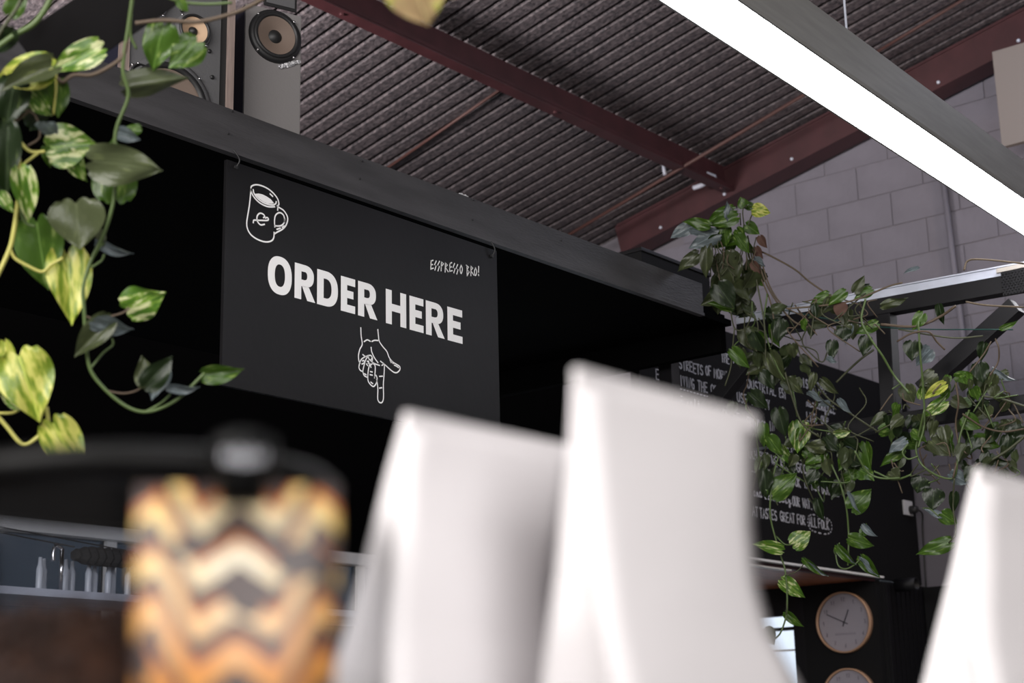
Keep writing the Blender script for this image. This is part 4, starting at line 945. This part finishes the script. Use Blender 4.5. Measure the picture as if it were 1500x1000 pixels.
# ---- second plant climbing along the truss
tr2 = thing('climbing_pothos', tp(1300, 600), 'sparse pothos vines with dark leaves tangled along the steel truss', 'plant')
d = 6.05
tl = [((1213, 431), (1185, 447), 16, 'g', 1, 0, .2), ((1238, 428), (1212, 447), 16, 'g', 0, 0, .3), ((1252, 427), (1267, 403), 15, 'o', 0, 0, .2), ((1262, 425), (1274, 415), 11, 'd', 3, 0, 0), ((1276, 424), (1250, 438), 15, 'g', 3, 0, .2), ((1293, 448), (1331, 438), 13, 'o', 1, 0, .3),
 ((1232, 444), (1228, 466), 19, 'dead', 1, 0, .2), ((1236, 481), (1234, 500), 22, 'd', 3, 0, 0), ((1219, 500), (1219, 528), 18, 'd', 3, 0, 0), ((1284, 474), (1252, 489), 17, 'g', 3, 0, .1), ((1269, 494), (1264, 522), 20, 'd', 3, 0, 0), ((1337, 501), (1336, 529), 26, 'd', 3, 0, 0),
 ((1362, 512), (1340, 534), 24, 's', 1, 0, .4), ((1352, 460), (1336, 484), 18, 'g', 0, 0, .2), ((1376, 447), (1382, 476), 12, 'd', 2, 0, .2), ((1442, 503), (1436, 530), 15, 'd', 2, 0, .2), ((1368, 547), (1346, 566), 22, 'o', 3, 0, .1), ((1326, 566), (1338, 592), 24, 'o', 0, 0, .2),
 ((1350, 583), (1352, 562), 15, 'c', 2, 0, .1), ((1384, 564), (1352, 584), 16, 'y', 2, 0, .2), ((1384, 588), (1350, 610), 20, 'c', 1, 0, .2), ((1400, 552), (1432, 548), 15, 'g', 0, 0, .2), ((1434, 533), (1440, 562), 24, 'd', 3, 0, .1), ((1458, 539), (1488, 560), 8, 's', 2, 0, .7),
 ((1412, 612), (1438, 628), 24, 'g', 0, 0, .1), ((1428, 643), (1466, 655), 22, 'g', 0, 0, .1), ((1365, 645), (1394, 668), 26, 'o', 3, 0, .1), ((1326, 645), (1300, 662), 16, 's', 1, 0, .4), ((1322, 658), (1288, 682), 16, 'g', 1, 0, .2), ((1212, 524), (1226, 532), 8, 's', 1, 0, .5),
 ((1248, 478), (1236, 505), 10, 's', 0, 0, .7), ((1392, 794), (1341, 811), 22, 'g', 1, 0, .1), ((1378, 756), (1350, 742), 10, 's', 0, 0, .5), ((1368, 718), (1366, 748), 30, 'd', 3, 0, 0), ((1398, 722), (1396, 752), 14, 'd', 2, 0, 0), ((1380, 752), (1402, 768), 22, 'g', 1, 0, .2),
 ((1393, 694), (1420, 710), 20, 's', 1, 0, .4), ((1350, 700), (1342, 722), 26, 'd', 1, 0, .2), ((1305, 690), (1318, 704), 20, 'o', 1, 0, .2), ((1466, 310+170), (1492, 470), 8, 'g', 2, 0, .3), ((1410, 675), (1416, 692), 10, 'd', 2, 0, .3), ((1490, 622), (1480, 650), 26, 'd', 1, 0, .1),
 ((1345, 384+10), (1322, 400), 6, 's', 2, 0, .5), ((1478, 640), (1472, 672), 22, 'd', 1, 0, .2), ((1450, 665), (1440, 690), 22, 'd', 0, 0, .2), ((1290, 632), (1322, 622), 18, 'g', 1, 0, .3), ((1396, 585), (1420, 596), 18, 'o', 0, 0, .2), ((1475, 545), (1452, 556), 12, 'o', 1, 0, .5)]
for base, tip, wd_, mk, si, tilt, roll in tl:
    leaf(tr2, base, tip, wd_, d+random.uniform(-0.06, 0.02), mk, si, tilt, roll)
zone(tr2, 26, 1340, 630, 50, 46, d-0.04, 'oddog', 16, 28)
zone(tr2, 24, 1445, 590, 50, 50, d-0.04, 'oddog', 16, 28)
zone(tr2, 18, 1215, 462, 50, 24, d, 'oodg', 14, 24)
zone(tr2, 14, 1450, 665, 40, 30, d-0.04, 'ddo', 16, 26)
zone(tr2, 8, 1385, 560, 40, 20, d-0.04, 'oog', 14, 22)
def tv(pts, r=0.004, m='stem_d'): vine(tr2, pts, d-0.06, r, m, None, 0.02)
tv([(1152, 452), (1200, 448), (1250, 440), (1300, 420), (1322, 414)], 0.0036, 'roots'); tv([(1290, 475), (1340, 478), (1375, 465), (1400, 448)], 0.0050, 'stem_b')
tv([(1415, 442), (1445, 447), (1500, 450)], 0.0036, 'roots'); tv([(1316, 482), (1360, 490), (1400, 495), (1440, 492)], 0.0032, 'stem_d'); tv([(1314, 500), (1336, 488), (1360, 486), (1372, 500), (1384, 512)], 0.0036, 'stem_b')
tv([(1268, 438), (1262, 470), (1278, 500), (1292, 520), (1310, 550), (1332, 576)], 0.0042, 'stem_g'); tv([(1345, 470), (1348, 520), (1352, 565), (1354, 620), (1345, 655)], 0.0040, 'stem_g')
tv([(1354, 600), (1345, 640), (1342, 660), (1350, 680), (1372, 696), (1396, 700), (1402, 680), (1406, 640), (1420, 600)], 0.0038, 'stem_g')
tv([(1330, 650), (1322, 662), (1330, 672), (1345, 668)], 0.0034, 'stem_g'); tv([(1410, 606), (1440, 625), (1470, 632), (1500, 628)], 0.0034, 'stem_b'); tv([(1440, 580), (1470, 585), (1510, 598)], 0.0042, 'stem_d')
tv([(1400, 560), (1404, 590), (1400, 620), (1404, 660), (1396, 700)], 0.0034, 'stem_b'); tv([(1450, 550), (1462, 530), (1463, 510), (1458, 496)], 0.0030, 'stem_b'); tv([(1420, 545), (1440, 520), (1452, 500)], 0.0030, 'stem_b')
tv([(1398, 700), (1396, 740), (1400, 780), (1390, 795)], 0.0030, 'stem_d'); tv([(1280, 690), (1310, 702), (1335, 695)], 0.0038, 'stem_g'); tv([(1252, 660), (1270, 690), (1290, 700), (1318, 700)], 0.0040, 'stem_g')
tv([(1412, 396), (1418, 382), (1440, 380), (1500, 386)], 0.0036, 'roots'); tv([(1450, 675), (1475, 660), (1500, 640)], 0.0050, 'stem_d'); tv([(1375, 756), (1362, 745), (1352, 744)], 0.0026, 'stem_g')
tag(tube('green_wire', [tp(1150, 458)-Vector((.1, 0, 0)), tp(1310, 486)-Vector((.1, 0, 0)), tp(1500, 490)-Vector((.1, 0, 0))], 0.0022, mat('green_plastic_wire', (0.01, 0.06, 0.05), 0.5), seg=6), 'thin green wire strung across the truss opening', 'wire')
for k in range(16):
    x_ = random.uniform(1160, 1300); y_ = random.uniform(430, 480)
    vine(tr2, [(x_, y_), (x_+random.uniform(-20, 20), y_+random.uniform(-4, 26)), (x_+random.uniform(-44, 44), y_+random.uniform(10, 60))], d-0.04, 0.0024, random.choice(('stem_d', 'stem_b', 'roots')), None, 0.04)
for k in range(44):
    x_ = random.uniform(1290, 1490); y_ = random.uniform(550, 690)
    vine(tr2, [(x_, y_), (x_+random.uniform(-14, 14), y_+random.uniform(-8, 20)), (x_+random.uniform(-28, 28), y_+random.uniform(0, 50))], d-0.04, 0.0026, random.choice(('stem_d', 'stem_b', 'stem_g', 'roots')), None, 0.04)

# ================================================================== FOREGROUND
CT = 1.27
cn = thing('display_ledge', (0.8, 0.6, 0), 'dark ledge below the frame that carries the bags and hopper', 'counter')
box('ledge_top', (0.05, 0.28, CT-0.03), (1.75, 0.95, CT), 'steel', cn, bevel=0.003)
box('ledge_front', (0.10, 0.32, 0), (1.70, 0.90, CT-0.03), 'black', cn)
def interp(tab, t):
    f = t*(len(tab)-1); i = min(int(f), len(tab)-2); f -= i
    return tuple(u+(v-u)*f for u, v in zip(tab[i], tab[i+1]))
def bag(y, rows, label):
    # rows from the seam down: left x/y ratio, right x/y ratio, height, half depth
    tab = []
    hds = (0.0018, 0.004, 0.008, 0.012, 0.016, 0.022, 0.028)
    for (yl, xl, yr, xr), hd in zip(rows, hds):
        a_, b_ = P(xl, yl, 1, y), P(xr, yr, 1, y); tab.append(((a_.x/y)*(y+hd*0.9), (b_.x/y)*(y-hd*0.9), a_.z-CT, hd))
    l0, r0 = tab[0][0], tab[0][1]; xc = (l0+r0)/2; H = tab[0][2]
    tab.append((tab[-1][0], tab[-1][1], 0.0, 0.030))
    t = thing('coffee_bag', (xc, y, CT), label, 'bag', 'white coffee bags in the foreground')
    n = 21; rings = []; bm = bmesh.new(); m_ = 8
    for i in range(n+1):
        l_, r_, z, hd = interp(tab, i/n); c_ = (l_+r_)/2-xc; hw = (r_-l_)/2; gus = hd*0.30; bul = 0.006*sin(pi*i/n); rg_ = []
        for k in range(m_+1): f = -1+2*k/m_; rg_.append((c_+f*hw, -hd-bul*(1-f*f)))
        for f in (-0.5, 0, 0.5): rg_.append((c_+hw-gus*(1-abs(f)*1.4), f*2*hd*0.9))
        for k in range(m_+1): f = 1-2*k/m_; rg_.append((c_+f*hw, hd+bul*0.6*(1-f*f)))
        for f in (0.5, 0, -0.5): rg_.append((c_-hw+gus*(1-abs(f)*1.4), f*2*hd*0.9))
        rings.append([bm.verts.new((x_, y_, z)) for x_, y_ in rg_])
    K = len(rings[0])
    for i in range(n):
        for k in range(K): bm.faces.new((rings[i][k], rings[i][(k+1) % K], rings[i+1][(k+1) % K], rings[i+1][k]))
    bm.faces.new(rings[0]); bm.faces.new(rings[-1])
    done(bm, 'pouch', 'paper', t, smooth=True, keep=False)
    hw0 = (r0-l0)/2
    bm = bmesh.new(); bmbox(bm, (-hw0-0.0004, -0.0026, H-0.010), (hw0+0.0004, 0.0026, H+0.001), bevel=0.001)
    done(bm, 'top_seam', 'paper', t, keep=False)
    return t
bag(0.6, [(605, 592, 653, 846), (690, 568, 740, 834), (770, 549, 820, 820), (850, 528, 880, 806), (925, 507, 965, 812), (1000, 482, 1035, 840), (1100, 470, 1120, 850)],
    'blurred white coffee bag just right of the zigzag pouch, left of the three')
bag(0.5, [(540, 840, 627, 1108), (630, 835, 705, 1106), (730, 826, 790, 1103), (830, 818, 880, 1110), (910, 808, 945, 1128), (1000, 798, 1015, 1170), (1100, 790, 1085, 1185)],
    'blurred tall white coffee bag in the middle, its top corner touching the dark canopy shadow')
t3 = bag(0.5, [(686, 1428, 760, 1680), (760, 1410, 820, 1680), (825, 1396, 880, 1680), (900, 1378, 940, 1685), (950, 1366, 990, 1690), (1000, 1355, 1035, 1700), (1100, 1340, 1120, 1710)],
    'blurred white coffee bag cut off by the right edge of the frame')
for dx_, dz_, r_ in ((-0.066, 0.105, 0.004), (-0.045, 0.09, 0.003), (-0.075, 0.07, 0.004)):
    bm = bmesh.new(); bmesh.ops.create_circle(bm, cap_ends=True, radius=r_, segments=16, matrix=Matrix.Translation((dx_, -0.056, dz_)) @ Matrix.Rotation(pi/2, 4, 'X'))
    done(bm, 'printed_mark', 'print_grey', t3, keep=False)

# ---- bean hopper with black lid
hc = P(170, 800, 1, 0.62); hc = Vector((D(205, 800, 0.86).x, D(205, 800, 0.86).y, CT))
zr = D(240, 706, 0.86).z
hp = thing('bean_hopper', hc, 'round clear hopper of roasted coffee beans with a black lid, blurred in the lower left', 'hopper')
HR = 0.100; Hh = zr-CT
lathe('clear_bin', [(0.06, 0.0), (0.075, 0.02), (HR-0.004, Hh-0.03), (HR-0.002, Hh-0.012)], 'hopper_clear', hp, seg=64, keep=False)
lathe('lid', [(HR-0.005, Hh-0.011), (HR+0.003, Hh-0.011), (HR+0.004, Hh-0.002), (HR-0.002, Hh+0.003), (HR-0.010, Hh+0.003), (HR-0.010, Hh-0.001), (HR-0.005, Hh-0.003), (HR-0.005, Hh-0.011)], 'lid', hp, seg=64, keep=False)
lathe('clear_cover', [(HR-0.010, Hh+0.001), (0, Hh+0.002)], 'hopper_clear', hp, seg=64, keep=False)
# beans: a heaped mass of single joined beans
bm = bmesh.new()
base = bmesh.new(); bmesh.ops.create_icosphere(base, subdivisions=1, radius=1); vv = [v.co.copy() for v in base.verts]; ff = [[v.index for v in f.verts] for f in base.faces]; base.free()
zbn = D(100, 893, 0.80).z-CT
def addbean(x_, y_, z_):
    m_ = Matrix.Translation((x_, y_, z_)) @ Matrix.Rotation(random.uniform(0, 6), 4, Vector((random.random(), random.random(), random.random())).normalized()) @ Matrix.Diagonal((0.0058, 0.0042, 0.0030, 1))
    ids = [bm.verts.new(m_ @ c) for c in vv]
    for f in ff: bm.faces.new([ids[i] for i in f])
for k in range(2600):
    z_ = random.uniform(0.004, zbn); rmax = 0.070+(HR-0.004-0.075)*max(0, (z_-0.02))/(Hh-0.05)-0.006
    a_ = random.uniform(0, 2*pi); r_ = rmax-random.uniform(0, 0.006) if random.random() < 0.8 else rmax*math.sqrt(random.random())
    if r_ < rmax-0.007: z_ = zbn-random.uniform(0, 0.006)
    addbean(r_*cos(a_), r_*sin(a_), z_)
bo = done(bm, 'beans', 'beans', hp, smooth=True, keep=False); bo['kind'] = 'stuff'
lathe('bean_core', [(0, 0.002), (0.06, 0.002), (0.062, 0.02), (0.078, zbn-0.006), (0, zbn-0.004)], 'beans', hp, seg=32, keep=False)
# front latch knob on the lid
kc = D(356, 690, 0.69)
yk = math.atan2(-ray(356, 690).x, ray(356, 690).y)
rk = 47*0.69/F
kn = thing('black_lid_knob', kc, 'black rounded cap with pale marks standing above the zigzag pouch', 'cap', rz=yk)
lathe('cap', [(0, rk*1.10), (rk*0.7, rk*1.12), (rk*0.96, rk*0.98), (rk*1.0, rk*0.6), (rk*0.96, rk*0.1), (rk*0.78, -rk*0.25), (rk*0.72, -rk*1.0), (0, -rk*1.0)], 'lid', kn, seg=40, keep=False)
bm = bmesh.new()
for k in range(7):
    a_ = -0.62+k*0.2
    q = [(a_, 0.02+abs(k-3)*0.04), (a_+0.09, 0.02+abs(k-3)*0.04), (a_+0.12, 0.50-(k % 2)*0.12), (a_+0.03, 0.50-(k % 2)*0.12)]
    bm.faces.new([bm.verts.new((sin(u)*rk*1.012, -cos(u)*rk*1.012, v*rk)) for u, v in q])
done(bm, 'pale_marks', 'chalk', kn, keep=False)
# ---- zigzag printed pouch in front of the hopper
pt0, pt1 = D(200, 712, 0.72), D(497, 712, 0.72)
pw = (pt1-pt0).length; pcn = (pt0+pt1)/2
yk = math.atan2(-ray(348, 800).x, ray(348, 800).y)
pz0 = pcn.z-CT
zp = thing('zigzag_pouch', (pcn.x, pcn.y, CT), 'blurred pouch printed with yellow and orange zigzag bands on brown', 'pouch', rz=yk)
bm = bmesh.new(); n = 16; rings = []
for i in range(n+1):
    v = i/n; z = pz0*v; op = 1-v
    hw = pw/2*(1-0.24*op**1.3)*(1+0.05*sin(pi*op)); hd = 0.003+0.024*min(1, op*2.5)
    rings.append([bm.verts.new((hw*math.copysign(abs(cos(2*pi*k/32))**0.6, cos(2*pi*k/32)), hd*math.copysign(abs(sin(2*pi*k/32))**0.8, sin(2*pi*k/32)), z)) for k in range(32)])
for i in range(n):
    for k in range(32): bm.faces.new((rings[i][k], rings[i][(k+1) % 32], rings[i+1][(k+1) % 32], rings[i+1][k]))
bm.faces.new(rings[0]); bm.faces.new(rings[-1])
done(bm, 'pouch', 'pouch', zp, smooth=True, keep=False)
